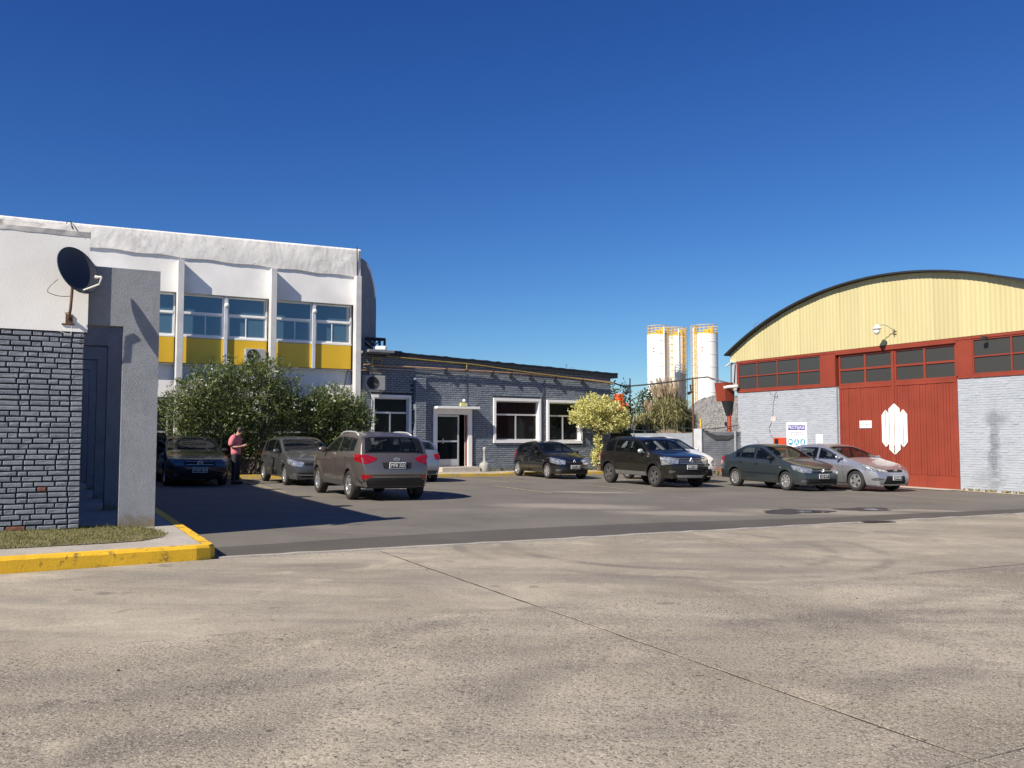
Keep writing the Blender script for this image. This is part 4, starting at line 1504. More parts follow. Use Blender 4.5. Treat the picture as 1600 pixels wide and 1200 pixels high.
MB().lathe([(.001, -.0025), (.035, -.0025), (.035, 0)], 16, (0, -.0125, -.02), 'y').build('stamp', pm('stamp_grey', (0.6, .62, .64), .6), t)
illegible(t, -.12, .12, -.12, .03, 3)
illegible(t, -.12, .12, -.18, .03, 4)
t = panel_thing('entrance_sign', 'small white sign reading ENTRADA on the red door', 'sign', -3.80, 2.02, .54, .28, M_SIGN, .01)
flat_text(t, 'ENTRADA', .105, 0, 0, pm('sign_green', (0.05, .14, .07), .5), -.0135)
# fire hose cabinet
t = thing('hose_cabinet', 'red fire hose cabinet on the pale wall beside the safety sign', 'cabinet', shw(-8.04, -.0, 1.28), R(90 - SHA))
M_FRED = pm('fire_red', (0.62, 0.07, 0.025), .4, var=.05)
m = MB()
m.frame(-.27, .27, -.24, .24, .05, -.20, 0)
m.box(-.22, .22, -.03, 0, -.19, .19)
m.build('case', M_FRED, t)
MB().bbox(-.20, -.02, -.19, -.17, -.185, .185, .003).build('glass_door', M_WINDARK, t)
MB().bbox(.0, .22, -.195, -.17, -.185, .185, .003).build('door_panel', M_FRED, t)
MB().bbox(-.03, .05, -.21, -.196, -.08, -.02, .003).build('label_plate', M_SIGN, t)
# gooseneck lamp on the gable
t = thing('gooseneck_lamp', 'white gooseneck lamp with glass globe on the cream gable', 'lamp', shw(-2.45, -.05, 5.32), R(90 - SHA))
MB().tube([(.06, 0, -.05), (.05, -.10, .12), (-.02, -.34, .26), (-.14, -.50, .28), (-.2, -.56, .26)], .016, 8).build('arm', M_GALV, t, smooth=True)
m = MB()
for dz in (-.05, .05):
    m.tube([(-.02, .02, dz), (.14, .0, dz)], .012, 6)
m.tube([(.06, -.02, -.14), (.06, -.02, .14)], .012, 6)
m.build('bracket', M_RUST, t)
MB().lathe([(.001, .10), (.06, .09), (.09, .02), (.16, -.03), (.165, -.05), (.15, -.05)], 20, (-.22, -.58, .18)).build('shade', M_WHITE2, t, smooth=True)
MB().lathe([(.10, -.05), (.12, -.12), (.10, -.20), (.05, -.25), (.001, -.26)], 18, (-.22, -.58, .18)).build('globe', pm('milky_glass', (0.75, .76, .74), .15, var=.02), t, smooth=True)
# small camera fixture over the right window
t = thing('floodlight', 'tiny dark floodlight above the right warehouse window', 'floodlight', shw(1.15, -.05, 4.80), R(90 - SHA))
MB().tube([(0, 0, 0), (0, -.10, .0), (0, -.16, -.03)], .012, 6).build('arm', M_DARKMETAL, t)
MB().bbox(-.07, .07, -.24, -.14, -.10, .02, .01).build('head', M_DARKMETAL, t)
# sandy strip and weeds at the shed foot, threshold ramp
def shsheet(name, pts, dz, mat):
    m = MB()
    vs = []
    for (u, d) in pts:
        x, y, _ = shw(u, -d)
        vs.append((x, y, gz(x) + dz))
    m.add(vs, [tuple(range(len(vs)))])
    return tag(m.build(name, mat), kind='structure')
shsheet('threshold', [(-5.3, -.3), (-5.3, .85), (-2.0, .95), (.15, 1.0), (.15, -.3)], .02, M_STEP)
shsheet('sand_strip', [(.16, -.2), (.16, .55), (2.2, .62), (5.2, .7), (5.2, -.2)], .012, pm('sand', (0.42, .35, .25), .95, var=.2, scale=4))
shsheet('wall_foot', [(-11.6, -.2), (-11.6, .7), (-8, .6), (-5.35, .5), (-5.35, -.2)], .012, pm('sand2', (0.36, .31, .22), .95, var=.25, scale=4))
weeds('weeds', 'dry weeds and litter along the pale blue wall foot', shw, .15, 3.6, .02, .30, 90, .12, .01, M_DRY, 5)
weeds('weeds', 'dry weeds behind the dark green sedan at the wall', shw, -11.8, -8.3, .1, 1.2, 160, .32, .01, M_DRY, 6)
# ================================================================== BACKGROUND YARD
PA, PB = Vector((4.60, 42.95, 0)), Vector((9.98, 39.05, 0))
def onl(t, off=0.0):
    p = PA.lerp(PB, t)
    d = (PB - PA).normalized()
    return Vector((p.x - d.y * -off * -1, p.y + d.x * -off * -1, 0)) if off else p
wdir = (PB - PA).normalized()
wrot = math.atan2(wdir.y, wdir.x)
Lw = (PB - PA).length
t = thing('boundary_wall', 'pale grey boundary wall behind the black off-roader and pampas grass', 'wall', (PA.x, PA.y, gz(PA.x)), wrot)
MB().box(0, Lw * .70, 0, .2, -.3, 1.80).build('wall_panel', pm('pale_wall', (0.25, 0.275, 0.31), .85, var=.15, scale=3, bmp=.3), t)
MB().bbox(Lw * .685, Lw * .745, -.10, .22, -.3, 2.0, .02).build('pier', pm('pier_grey', (0.46, 0.47, 0.49), .85, var=.15, scale=3), t)
for k in range(6):
    MB().box(.6 * k + .25, .6 * k + .27, -.004, 0, -.2, 1.9).build('panel_joint', M_SHADEWALL, t)
M_OLDW, nt, p, N, L = _new('old_dark_wall')
pos = N.new('ShaderNodeNewGeometry').outputs['Position']
sp = N.new('ShaderNodeSeparateXYZ'); L.new(pos, sp.inputs[0])
nz = noise(nt, pos, 2.2, 6, .65, .8)
base = ramp(nt, noise(nt, pos, 1.2, 5), [(0.3, (0.075, .083, .10)), (0.7, (0.15, .16, .185))])
low = ramp(nt, sp.outputs['Z'], [(0.05, 1.0), (0.62, 0.0)])
mk = mix(nt, 1.0, ramp(nt, nz, [(0.42, 0), (0.55, 1)]), low, 'MULTIPLY')
base = mix(nt, mk, base, (0.27, .10, .055))
L.new(base, p.inputs['Base Color']); p.inputs['Roughness'].default_value = .9
L.new(bump(nt, noise(nt, pos, 14, 6, .7), .8, .03), p.inputs['Normal'])
t2 = thing('old_wall', 'old dark grey wall with bare brick patches beside the red downpipe', 'wall', (PA.x, PA.y, gz(PA.x)), wrot)
m = MB()
m.box(Lw * .748, Lw * 1.02, .02, .22, -.4, 1.86)
ow = m.build('wall_panel', M_OLDW, t2)
bk = MB()
rnd = random.Random(8)
zr = -.25
row = 0
while zr < 1.80:
    u = Lw * .75 - (.12 if row % 2 else 0)
    while u < Lw * 1.02:
        a, b = max(u, Lw * .75), min(u + .235, Lw * 1.02)
        if b - a > .04:
            brickbox(bk, a, b, .008, .021, zr, zr + .07)
        u += .25
    zr += .085
    row += 1
tag(bk.build('brick_field', M_OLDW, ow, fix=False), kind='stuff')
MB().tube([(Lw * .98, -.06, .0), (Lw * .98, -.06, 1.9)], .055, 10).build('drain_pipe', M_GALV, t2)
crp = [(Lw * .76, -.012, 1.85), (Lw * .84, -.03, 1.66), (Lw * .93, -.03, 1.62), (Lw * 1.0, -.012, 1.78)]
m = MB()
for (x, y, z), hh in zip(crp, (.05, .16, .12, .06)):
    m.v += [(x, y, z + .06), (x, y - .01, z - hh)]
m.f = [(0, 1, 3, 2), (2, 3, 5, 4), (4, 5, 7, 6)]
m.build('black_sheet', M_BLACK, t2)

def post(label, p, h, rad, mat):
    t = thing('steel_post', label, 'post', (p.x, p.y, gz(p.x) - .1), 0, 'thin steel posts carrying the overhead pipe')
    MB().tube([(0, 0, 0), (0, 0, h)], rad, 8).build('shaft', mat, t)
    m = MB()
    m.tube([(0, 0, h - .36), (-.16, -.04, h - .36)], .02, 6)
    m.tube([(-.12, -.04, h - .36), (-.10, -.06, h - .62)], .035, 6)
    m.build('bracket', M_DARKMETAL, t)
    m = MB().tube([(-.06, -.02, h - .66), (-.22, -.08, h - .74)], [.04, .08], 10)
    m.build('lamp_head', M_DARKMETAL, t)
    return t
p1 = Vector((5.65, 42.30, 0)); p2 = Vector((8.25, 40.32, 0))
post('thin dark steel post beside the orange machine', p1, 4.55, .032, M_DARKMETAL)
post('rusty brown steel post in front of the gravel heap', p2, 4.50, .045, M_RUST)
e0 = Vector(mdw(7.9, -.16, 4.06)); e3 = Vector(shw(X0 - .5, -.1, 3.98))
m = MB()
pts = []
for (a, b, sag) in ((e0, Vector((p1.x, p1.y, 3.99)), .06), (Vector((p1.x, p1.y, 3.99)), Vector((p2.x, p2.y, 4.22)), .03), (Vector((p2.x, p2.y, 4.22)), Vector((8.85, 40.0, 4.27)), 0), (Vector((8.85, 40.0, 4.27)), e3, .02)):
    for k in range(8):
        q = a.lerp(b, k / 8)
        q.z -= sag * math.sin(k / 8 * math.pi)
        pts.append(q)
pts.append(e3)
tag(MB().tube(pts, .035, 8).build('overhead_pipe', M_DARKMETAL), 'dark overhead pipe strung between the brick building and warehouse', 'pipe')
pts = []
for k in range(25):
    q = (PA + Vector((.4, -.1, 0))).lerp(PB + Vector((0, -.1, 0)), k / 24)
    q.z = 1.98 - .14 * abs(math.sin(k / 24 * math.pi * 2)) + .1 * (k / 24)
    pts.append(q)
tag(MB().tube(pts, .018, 6).build('fence_cable', M_DARKMETAL), 'thin dark cable sagging along the top of the boundary wall', 'cable')
o = thing('marker_stake', 'yellow topped orange stake behind the rusty post', 'stake', (8.62, 40.5, 1.4), 0)
MB().tube([(0, 0, 0), (0, 0, .62)], .045, 8).build('shaft', pm('orange_paint', (0.55, .22, .03), .6), o)
MB().tube([(0, 0, .621), (0, 0, 1.0)], .04, 8).build('cap', pm('stake_yellow', (0.65, .45, .05), .6), o)

# ---- earth bank and gravel heap
def hnoise(x, y, s):
    return math.sin(x * 1.3 * s + 2.1 * math.sin(y * .9 * s)) * math.sin(y * 1.7 * s + 1.3 * math.sin(x * 1.1 * s))
def heap(name, mat, cx, cy, rx, ry, h, flat, step, seed, rough=.05):
    rnd = random.Random(seed)
    m = MB()
    nx, ny = int(2 * rx / step), int(2 * ry / step)
    for j in range(ny + 1):
        for i in range(nx + 1):
            x, y = cx - rx + i * step, cy - ry + j * step
            r = math.hypot((x - cx) / rx, (y - cy) / ry)
            z = h * min(1, max(0, (1 - r) / (1 - flat)))
            z += (.14 * hnoise(x, y, .6) + .07 * hnoise(x, y, 1.7)) * min(1, z / h * 3) + rnd.gauss(0, rough) * min(1, z * 3)
            m.v.append((x, y, z - .15 + gz(x)))
    for j in range(ny):
        for i in range(nx):
            a = j * (nx + 1) + i
            m.f.append((a, a + 1, a + nx + 2, a + nx + 1))
    return m.build(name, mat, fix=False)
M_GRAVEL, nt, p, N, L = _new('gravel')
pos = N.new('ShaderNodeNewGeometry').outputs['Position']
vr = N.new('ShaderNodeTexVoronoi'); vr.inputs['Scale'].default_value = 17
L.new(pos, vr.inputs['Vector'])
c1 = ramp(nt, vr.outputs['Color'], [(0.1, (0.09, .088, .088)), (0.9, (0.31, .30, .295))])
c1 = mix(nt, ramp(nt, noise(nt, pos, .5, 4), [(0.5, 0), (0.65, .45)]), c1, (0.34, .28, .21))
L.new(c1, p.inputs['Base Color']); p.inputs['Roughness'].default_value = .95
L.new(bump(nt, vr.outputs['Distance'], 1.0, .04), p.inputs['Normal'])
tag(heap('gravel_heap', M_GRAVEL, 15.2, 53.0, 8.6, 7.0, 4.25, .45, .16, 1, .035), 'large grey gravel heap behind the boundary wall', 'gravel', kind='stuff')
tag(heap('rubble_heap', M_GRAVEL, 6.2, 47.5, 2.6, 2.0, 2.5, .2, .12, 4, .05), 'low grey rubble heap behind the cream leaved tree', 'rubble', kind='stuff')
tag(heap('earth_bank', M_SOIL, 7.9, 45.2, 4.2, 3.0, 2.15, .5, .25, 2, .02), kind='structure')

# ---- silos
M_SILO = pm('silo_white', (0.80, 0.80, 0.78), .45, var=.04, scale=.5)
M_SRAIL = pm('silo_yellow', (0.72, 0.45, 0.06), .5)
M_SRED = pm('silo_red', (0.55, .12, .10), .5)
def silo(label, cx, cy, r, h, ladder_ang, logo=True):
    t = thing('silo', label, 'silo', (cx, cy, gz(cx)), 0, 'white silos behind the gravel heap')
    prof = [(r * .3, -.1), (r * .3, 2.0), (r, 4.0), (r, h), (.01, h + .12)]
    MB().lathe(prof, 48).build('shell', M_SILO, t, smooth=False)
    z = 4.6
    while z < h - .3:
        MB().lathe([(r + .005, z - .03), (r + .035, z - .03), (r + .035, z + .03), (r + .005, z + .03)], 48).build('weld_ring', M_SILO, t)
        z += 1.72
    m = MB()
    for k in range(16):
        a = 2 * math.pi * k / 16
        m.tube([(r * .97 * math.cos(a), r * .97 * math.sin(a), h), (r * .97 * math.cos(a), r * .97 * math.sin(a), h + 1.25)], .03, 5)
    for zz in (.45, .85, 1.25):
        m.lathe([(r * .97 - .03, h + zz - .03), (r * .97 + .03, h + zz - .03), (r * .97 + .03, h + zz + .03), (r * .97 - .03, h + zz + .03)], 32, closed=True)
    m.lathe([(r * .96, h + .02), (r * .98, h + .02), (r * .98, h + .22), (r * .96, h + .22)], 32, closed=True)
    m.build('guard_rail', M_SRAIL, t)
    m = MB()
    m.bbox(-.35, .35, -.35, .35, h + .1, h + .75, .05)
    m.lathe([(.3, h + .1), (.3, h + .9), (.01, h + 1.0)], 12, (r * .45, .1, 0))
    m.build('filter_unit', M_SRAIL, t)
    # caged ladder
    lx, ly = math.cos(ladder_ang), math.sin(ladder_ang)
    px, py = -ly, lx
    m = MB()
    for s in (-.25, .25):
        m.tube([(lx * (r + .15) + px * s, ly * (r + .15) + py * s, 2), (lx * (r + .15) + px * s, ly * (r + .15) + py * s, h + 1.2)], .035, 5)
    z = 2.2
    while z < h + 1:
        m.tube([(lx * (r + .15) - px * .25, ly * (r + .15) - py * .25, z), (lx * (r + .15) + px * .25, ly * (r + .15) + py * .25, z)], .02, 4)
        z += .35
    m.build('ladder', M_SRAIL, t)
    m = MB()
    z = 4.5
    while z < h + 1.2:
        pts = []
        for k in range(9):
            a = -math.pi / 2 + math.pi * k / 8
            d = r + .2 + .62 * math.cos(a)
            pts.append((lx * d + px * .38 * math.sin(a), ly * d + py * .38 * math.sin(a), z))
        m.tube(pts, .028, 4)
        z += .9
    for k in (1, 3, 4, 5, 7):
        a = -math.pi / 2 + math.pi * k / 8
        d = r + .2 + .62 * math.cos(a)
        m.tube([(lx * d + px * .38 * math.sin(a), ly * d + py * .38 * math.sin(a), 4.5), (lx * d + px * .38 * math.sin(a), ly * d + py * .38 * math.sin(a), h + 1.1)], .022, 4)
    m.build('ladder_cage', M_SRAIL, t)
    a2 = ladder_ang - .5
    MB().tube([(math.cos(a2) * (r + .12), math.sin(a2) * (r + .12), 2), (math.cos(a2) * (r + .12), math.sin(a2) * (r + .12), h + 1.0)], .09, 8).build('filling_pipe', M_SILO, t)
    if logo:
        m = MB()
        a0 = R(238)
        for (zz, hh, wd) in ((h - 2.0, .22, .22), (h - 2.42, .16, .32)):
            for q in range(6):
                a = a0 + (q - 3) / 3 * wd / r * .5
                b = a + wd / r / 6 * .85
                m.add([((r + .012) * math.cos(a), (r + .012) * math.sin(a), zz), ((r + .012) * math.cos(b), (r + .012) * math.sin(b), zz), ((r + .012) * math.cos(b), (r + .012) * math.sin(b), zz + hh), ((r + .012) * math.cos(a), (r + .012) * math.sin(a), zz + hh)], [(0, 1, 2, 3)])
        m.build('red_mark', M_SRED, t)
    return t
silo('leftmost white silo with yellow top rail behind the pampas grass', 19.85, 120, 1.45, 15.75, R(-38))
silo('middle white silo, set back between the other two', 23.75, 127, 1.25, 16.45, R(-60), False)
silo('rightmost white silo with yellow top rail above the gravel heap', 26.45, 120, 1.58, 15.95, R(-158))

# ---- mixer truck glimpsed over the tree
t = thing('mixer_truck', 'orange machine with dark drum half hidden behind the cream leaved tree', 'truck', (7.05, 58, gz(7)), R(20))
M_ORG = pm('machine_orange', (0.72, .13, .02), .5, var=.08)
m = MB()
m.add([(-.62, -.5, 3.35), (.75, -.5, 3.35), (.75, .5, 3.35), (-.62, .5, 3.35), (-.45, -.4, 4.1), (.15, -.4, 4.1), (.15, .4, 4.1), (-.45, .4, 4.1)], [(3, 2, 1, 0), (4, 5, 6, 7), (0, 1, 5, 4), (1, 2, 6, 5), (2, 3, 7, 6), (3, 0, 4, 7)])
m.bbox(-.28, .18, -.3, .3, 4.1, 4.5, .05)
m.build('hopper', M_ORG, t)
MB().lathe([(.25, -1.6), (.85, -1.0), (1.05, .2), (.9, 1.3), (.5, 2.2)], 24, (0, 0, 2.45), 'y').build('drum', M_DARKMETAL, t, smooth=True)
MB().bbox(-.9, .9, -2.4, 2.6, .75, 1.25, .05).build('chassis', M_DARKMETAL, t)
MB().bbox(-1.0, -.55, -.6, .2, 2.9, 3.3, .04).build('side_tank', M_ORG, t)
for sx in (-.95, .95):
    for yy in (-1.7, -.5, 1.9):
        MB().lathe([(.001, -.15), (.3, -.15), (.5, -.12), (.5, .12), (.3, .15), (.001, .15)], 20, (sx, yy, .5), 'x').build('wheel', M_RUBBER, t)

# ================================================================== PLANTS
def leaf_cloud(blobs, n, ln, wd, seed, shell=.4, up=.35, zmin=.15, droop=0.0, densw=None):
    """n folded leaf blades spread through a set of ellipsoids; returns verts, faces"""
    rg = np.random.default_rng(seed)
    B = np.array(blobs, float)
    wgt = (B[:, 3] * B[:, 4] * B[:, 5]) ** (2 / 3)
    if densw is not None:
        wgt = wgt * np.array(densw)
    idx = rg.choice(len(B), n, p=wgt / wgt.sum())
    d = rg.normal(size=(n, 3))
    d /= np.linalg.norm(d, axis=1)[:, None]
    # lumpy radius so that the outline is uneven and gaps open
    ph = B[idx, 0] * 3.1 + B[idx, 2] * 5.7
    lum = 1 + .16 * np.sin(d[:, 0] * 6 + ph) * np.sin(d[:, 2] * 7 + ph * 2) + .12 * np.sin(d[:, 1] * 9 + d[:, 2] * 8 + ph)
    rr = rg.random(n) ** shell * lum
    P = B[idx, :3] + d * rr[:, None] * B[idx, 3:6]
    keep = P[:, 2] > zmin
    P, d = P[keep], d[keep]
    n = len(P)
    ax = d * .7 + rg.normal(size=(n, 3)) * .6
    ax[:, 2] += up - droop
    ax /= np.linalg.norm(ax, axis=1)[:, None]
    sd = np.cross(ax, rg.normal(size=(n, 3)))
    sd /= np.linalg.norm(sd, axis=1)[:, None]
    nr = np.cross(ax, sd)
    L = ln * rg.uniform(.6, 1.3, n)[:, None]
    Wd = wd * rg.uniform(.7, 1.3, n)[:, None]
    A = P
    Bv = P + ax * L * .5 + sd * Wd + nr * Wd * .35
    C = P + ax * L
    D = P + ax * L * .5 - sd * Wd + nr * Wd * .35
    V = np.stack([A, Bv, C, D], 1).reshape(-1, 3)
    F = np.arange(4 * n).reshape(-1, 4)
    return V, F

def np_mesh(name, V, F, mat, parent=None):
    me = bpy.data.meshes.new(name)
    k = F.shape[1]
    me.vertices.add(len(V))
    me.vertices.foreach_set('co', V.astype(np.float32).ravel())
    me.loops.add(F.size)
    me.loops.foreach_set('vertex_index', F.astype(np.int32).ravel())
    me.polygons.add(len(F))
    me.polygons.foreach_set('loop_start', np.arange(0, F.size, k, dtype=np.int32))
    me.polygons.foreach_set('loop_total', np.full(len(F), k, dtype=np.int32))
    me.materials.append(mat)
    me.update(calc_edges=True)
    me.validate()
    return link(name, me, parent)

M_OLE = leafmat('oleander_leaf', (0.050, 0.085, 0.022), (0.25, 0.29, 0.11), .28, .40)
M_FLOWER = leafmat('oleander_flower', (0.70, 0.68, 0.60), (0.85, 0.84, 0.78), .3, .6)
M_BARK = pm('bark', (0.13, .10, .07), .9, var=.3, scale=20, bmp=.5)

def bush(label, blobs, n, seed, stems, flowers, parent_loc, rz):
    t = thing('oleander', label, 'shrub', parent_loc, rz, 'oleanders in front of the white building')
    V, F = leaf_cloud(blobs, n, .15, .017, seed, .50, .35)
    # stray shoots beyond the outline
    rs = np.random.default_rng(seed + 40)
    sb = []
    for k in range(70):
        b = blobs[rs.integers(len(blobs))]
        d = rs.normal(size=3); d[1] = -abs(d[1]) * .6; d[2] = abs(d[2]) * 1.2 - .1; d /= np.linalg.norm(d)
        for q in range(3):
            c = np.array(b[:3]) + d * np.array(b[3:6]) * (.95 + .14 * q)
            sb.append((*c, .10, .10, .12))
    V2, F2 = leaf_cloud(sb, int(n * .11), .15, .017, seed + 41, .6, .5)
    V, F = np.concatenate([V, V2]), np.concatenate([F, F2 + len(V)])
    np_mesh('crown', V, F, M_OLE, t)
    rnd = random.Random(seed)
    m = MB()
    for k in range(stems):
        b = rnd.choice(blobs)
        x0, y0 = rnd.uniform(min(q[0] for q in blobs) + .4, max(q[0] for q in blobs) - .4), rnd.uniform(-1.2, -.8)
        tx, ty, tz = b[0] + rnd.uniform(-.4, .4) * b[3], b[1] + rnd.uniform(-.3, .3) * b[4], b[2] + rnd.uniform(-.2, .5) * b[5]
        x0 = x0 * .5 + tx * .5
        m.tube([(x0, y0, 0), (x0 * .7 + tx * .3 + rnd.gauss(0, .06), y0 * .7 + ty * .3, tz * .4), (tx, ty, tz)], [.035, .024, .010], 6)
    m.build('trunk', M_BARK, t)
    rg = np.random.default_rng(seed + 5)
    Vs, Fs, o = [], [], 0
    for k in range(flowers):
        b = blobs[rg.integers(len(blobs))]
        d = rg.normal(size=3)
        d[1] = -abs(d[1]); d[2] = abs(d[2]) * .8
        d /= np.linalg.norm(d)
        c = np.array(b[:3]) + d * np.array(b[3:6]) * rg.uniform(.92, 1.08)
        if c[2] < 1.6 and rg.random() < .7:
            continue
        for q in range(rg.integers(3, 9)):
            cc = c + rg.normal(size=3) * .05
            nrm = d + rg.normal(size=3) * .5
            nrm /= np.linalg.norm(nrm)
            s1 = np.cross(nrm, rg.normal(size=3)); s1 /= np.linalg.norm(s1)
            s2 = np.cross(nrm, s1)
            rad = rg.uniform(.018, .034)
            for pt in range(5):
                a = 2 * math.pi * pt / 5
                e1 = s1 * math.cos(a) + s2 * math.sin(a)
                e2 = np.cross(nrm, e1)
                Vs += [cc, cc + e1 * rad * .8 + e2 * rad * .45 + nrm * .006, cc + e1 * rad * 1.15 + nrm * .010, cc + e1 * rad * .8 - e2 * rad * .45 + nrm * .006]
                Fs.append([o, o + 1, o + 2, o + 3]); o += 4
    if Vs:
        np_mesh('flowers', np.array(Vs), np.array(Fs), M_FLOWER, t)
    return t
mz = (*MA_O, .2)
bush('large oleander with white flowers between the first two white columns', [(-2.1, -1.2, 2.3, .85, .8, .85), (-1.35, -1.2, 3.0, .85, .8, .8), (-.55, -1.15, 3.15, .8, .8, .75), (.45, -1.2, 3.30, .85, .8, .80), (1.15, -1.2, 2.75, .85, .75, .8), (-.5, -1.35, 2.2, 1.5, .85, .75), (1.5, -1.1, 2.1, .75, .7, .6), (-1.8, -1.1, 1.35, 1.0, .6, .6), (.3, -1.0, 1.2, 1.2, .6, .8)], 21000, 3, 26, 40, mz, R(90 - ANG))
bush('smaller oleander before the last white column', [(2.35, -1.1, 2.2, .65, .7, .75), (3.05, -1.0, 2.45, .7, .65, .7), (3.75, -.95, 2.25, .70, .6, .75), (3.2, -1.0, 1.5, 1.0, .6, .7), (4.2, -.95, 1.9, .45, .5, .6), (2.6, -.9, .9, .9, .5, .6)], 13000, 7, 16, 10, mz, R(90 - ANG))

# cream variegated tree at the corner of the brick building
tx, ty, _ = mdw(6.25, -1.0)
t = thing('variegated_tree', 'small cream and yellow leaved tree at the brick building corner', 'tree', (tx, ty, gz(tx) + .1), 0)
M_CREAMLEAF = leafmat('cream_leaf', (0.46, 0.46, 0.10), (0.86, 0.80, 0.40), .3, .55)
cb = [(-.75, -.1, 2.55, .60, .6, .55), (-.15, -.2, 2.75, .75, .7, .60), (.5, -.1, 2.60, .70, .65, .60), (.95, 0, 2.25, .45, .5, .48), (.30, -.2, 2.15, .6, .6, .42), (-.35, -.1, 2.25, .45, .5, .3), (-.55, -.05, 2.3, .5, .45, .35)]
rs = np.random.default_rng(77)
lumps = []
for b in cb:
    for k in range(16):
        d = rs.normal(size=3); d /= np.linalg.norm(d)
        c = np.array(b[:3]) + d * np.array(b[3:6]) * rs.uniform(.72, 1.0)
        r = rs.uniform(.13, .24)
        lumps.append((*c, r, r, r * .8))
V, F = leaf_cloud(cb + lumps, 12500, .085, .034, 9, .40, .2)
np_mesh('crown', V, F, M_CREAMLEAF, t)
V, F = leaf_cloud([(-.05, -.05, 1.35, .2, .2, .45), (-.1, 0, .6, .28, .25, .40), (.1, 0, .9, .3, .25, .15)], 900, .085, .034, 19, .5, .2, .05)
np_mesh('trunk_sprouts', V, F, M_CREAMLEAF, t)
m = MB()
m.tube([(0, 0, -.1), (-.02, 0, .9), (.02, 0, 1.6), (0, 0, 2.1)], [.10, .075, .07, .05], 9)
for (ax, ay, az) in ((-.7, -.1, 2.5), (-.2, -.3, 2.7), (.5, -.1, 2.6), (.9, 0, 2.3), (.2, .3, 2.7)):
    m.tube([(0, 0, 1.5), (ax * .45, ay * .4, 1.95), (ax, ay, az)], [.05, .03, .012], 7)
m.build('trunk', M_BARK, t)
# darker vine of leaves at its right
t = thing('dark_shrub', 'dark green shrub under the cream leaved tree', 'shrub', (*mdw(7.5, -1.1)[:2], gz(4.6) + .1), 0)
M_DKLEAF = leafmat('dark_leaf', (0.020, .035, .012), (0.07, .10, .03), .2, .5)
V, F = leaf_cloud([(0, 0, 1.4, .5, .4, .8), (.3, .1, .9, .5, .4, .8)], 3500, .10, .03, 12, .45)
np_mesh('crown', V, F, M_DKLEAF, t)
MB().tube([(0, 0, 0), (.05, 0, .8), (.1, 0, 1.6)], [.05, .04, .02], 7).build('trunk', M_BARK, t)

# pampas grass
def pampas(label, x, y, z, spread, hleaf, hpl, nleaf, npl, seed):
    t = thing('pampas_grass', label, 'grass clump', (x, y, z), 0, 'pampas grass on the bank')
    rnd = random.Random(seed)
    m = MB()
    for k in range(nleaf):
        a = rnd.uniform(0, 6.28)
        h = hleaf * rnd.uniform(.5, 1.1)
        out = spread * rnd.uniform(.1, 1.0)
        bx, by = rnd.gauss(0, spread * .22), rnd.gauss(0, spread * .22)
        wd = rnd.uniform(.010, .022)
        ca, sa = math.cos(a), math.sin(a)
        px, py = -sa * wd, ca * wd
        P = []
        for s in (0, .35, .7, 1.0):
            hh = h * (1 - (1 - s) ** 1.7) - out * .55 * s ** 3
            P.append((bx + ca * out * s ** 1.5, by + sa * out * s ** 1.5, max(hh, 0)))
        k0 = len(m.v)
        for i, p in enumerate(P[:-1]):
            m.v += [(p[0] + px, p[1] + py, p[2]), (p[0] - px, p[1] - py, p[2])]
        m.v.append(P[-1])
        m.f += [(k0, k0 + 1, k0 + 3, k0 + 2), (k0 + 2, k0 + 3, k0 + 5, k0 + 4), (k0 + 4, k0 + 5, k0 + 6)]
    m.build('blades', leafmat('pampas_blade', (0.20, .22, .08), (0.60, .54, .30), .3, .6), t, fix=False)
    st = MB()
    pl = MB()
    for k in range(npl):
        a = rnd.uniform(0, 6.28)
        out = spread * rnd.uniform(.05, .75)
        h = hpl * rnd.uniform(.78, 1.05)
        tip = Vector((math.cos(a) * out, math.sin(a) * out, h))
        base = Vector((math.cos(a) * out * .3, math.sin(a) * out * .3, 0))
        low = base.lerp(tip, .68)
        st.tube([base, low, tip], [.012, .010, .004], 5)
        lean = Vector((-.25, rnd.uniform(-.1, .1), 0))
        for q in range(260):
            s = rnd.random()
            c = low.lerp(tip, s)
            rad = .11 * math.sin(math.pi * min(1, s * .85 + .12)) + .015
            an = rnd.uniform(0, 6.28)
            ln = rnd.uniform(.10, .22)
            e = c + Vector((math.cos(an) * rad, math.sin(an) * rad, ln * .8)) + lean * ln
            w = Vector((-math.sin(an), math.cos(an), 0)) * .012
            k0 = len(pl.v)
            pl.v += [tuple(c + w * .5), tuple(e + w), tuple(e - w + Vector((0, 0, .03)))]
            pl.f.append((k0, k0 + 1, k0 + 2))
    st.build('stems', M_DRY, t, fix=False)
    pl.build('plumes', leafmat('pampas_plume', (0.50, .38, .26), (0.74, .62, .47), .3, .8), t, fix=False)
pampas('big pampas grass clump with tan plumes behind the black off-roader', 7.85, 44.4, 1.75, 1.3, 2.0, 2.65, 2600, 20, 2)
pampas('low dry grass clump left of the pampas plumes', 6.75, 44.2, 1.6, .9, 1.25, 1.9, 1400, 3, 5)
pampas('green grass clump right of the pampas plumes', 8.75, 44.8, 1.7, .8, 1.35, 1.6, 1200, 1, 9)

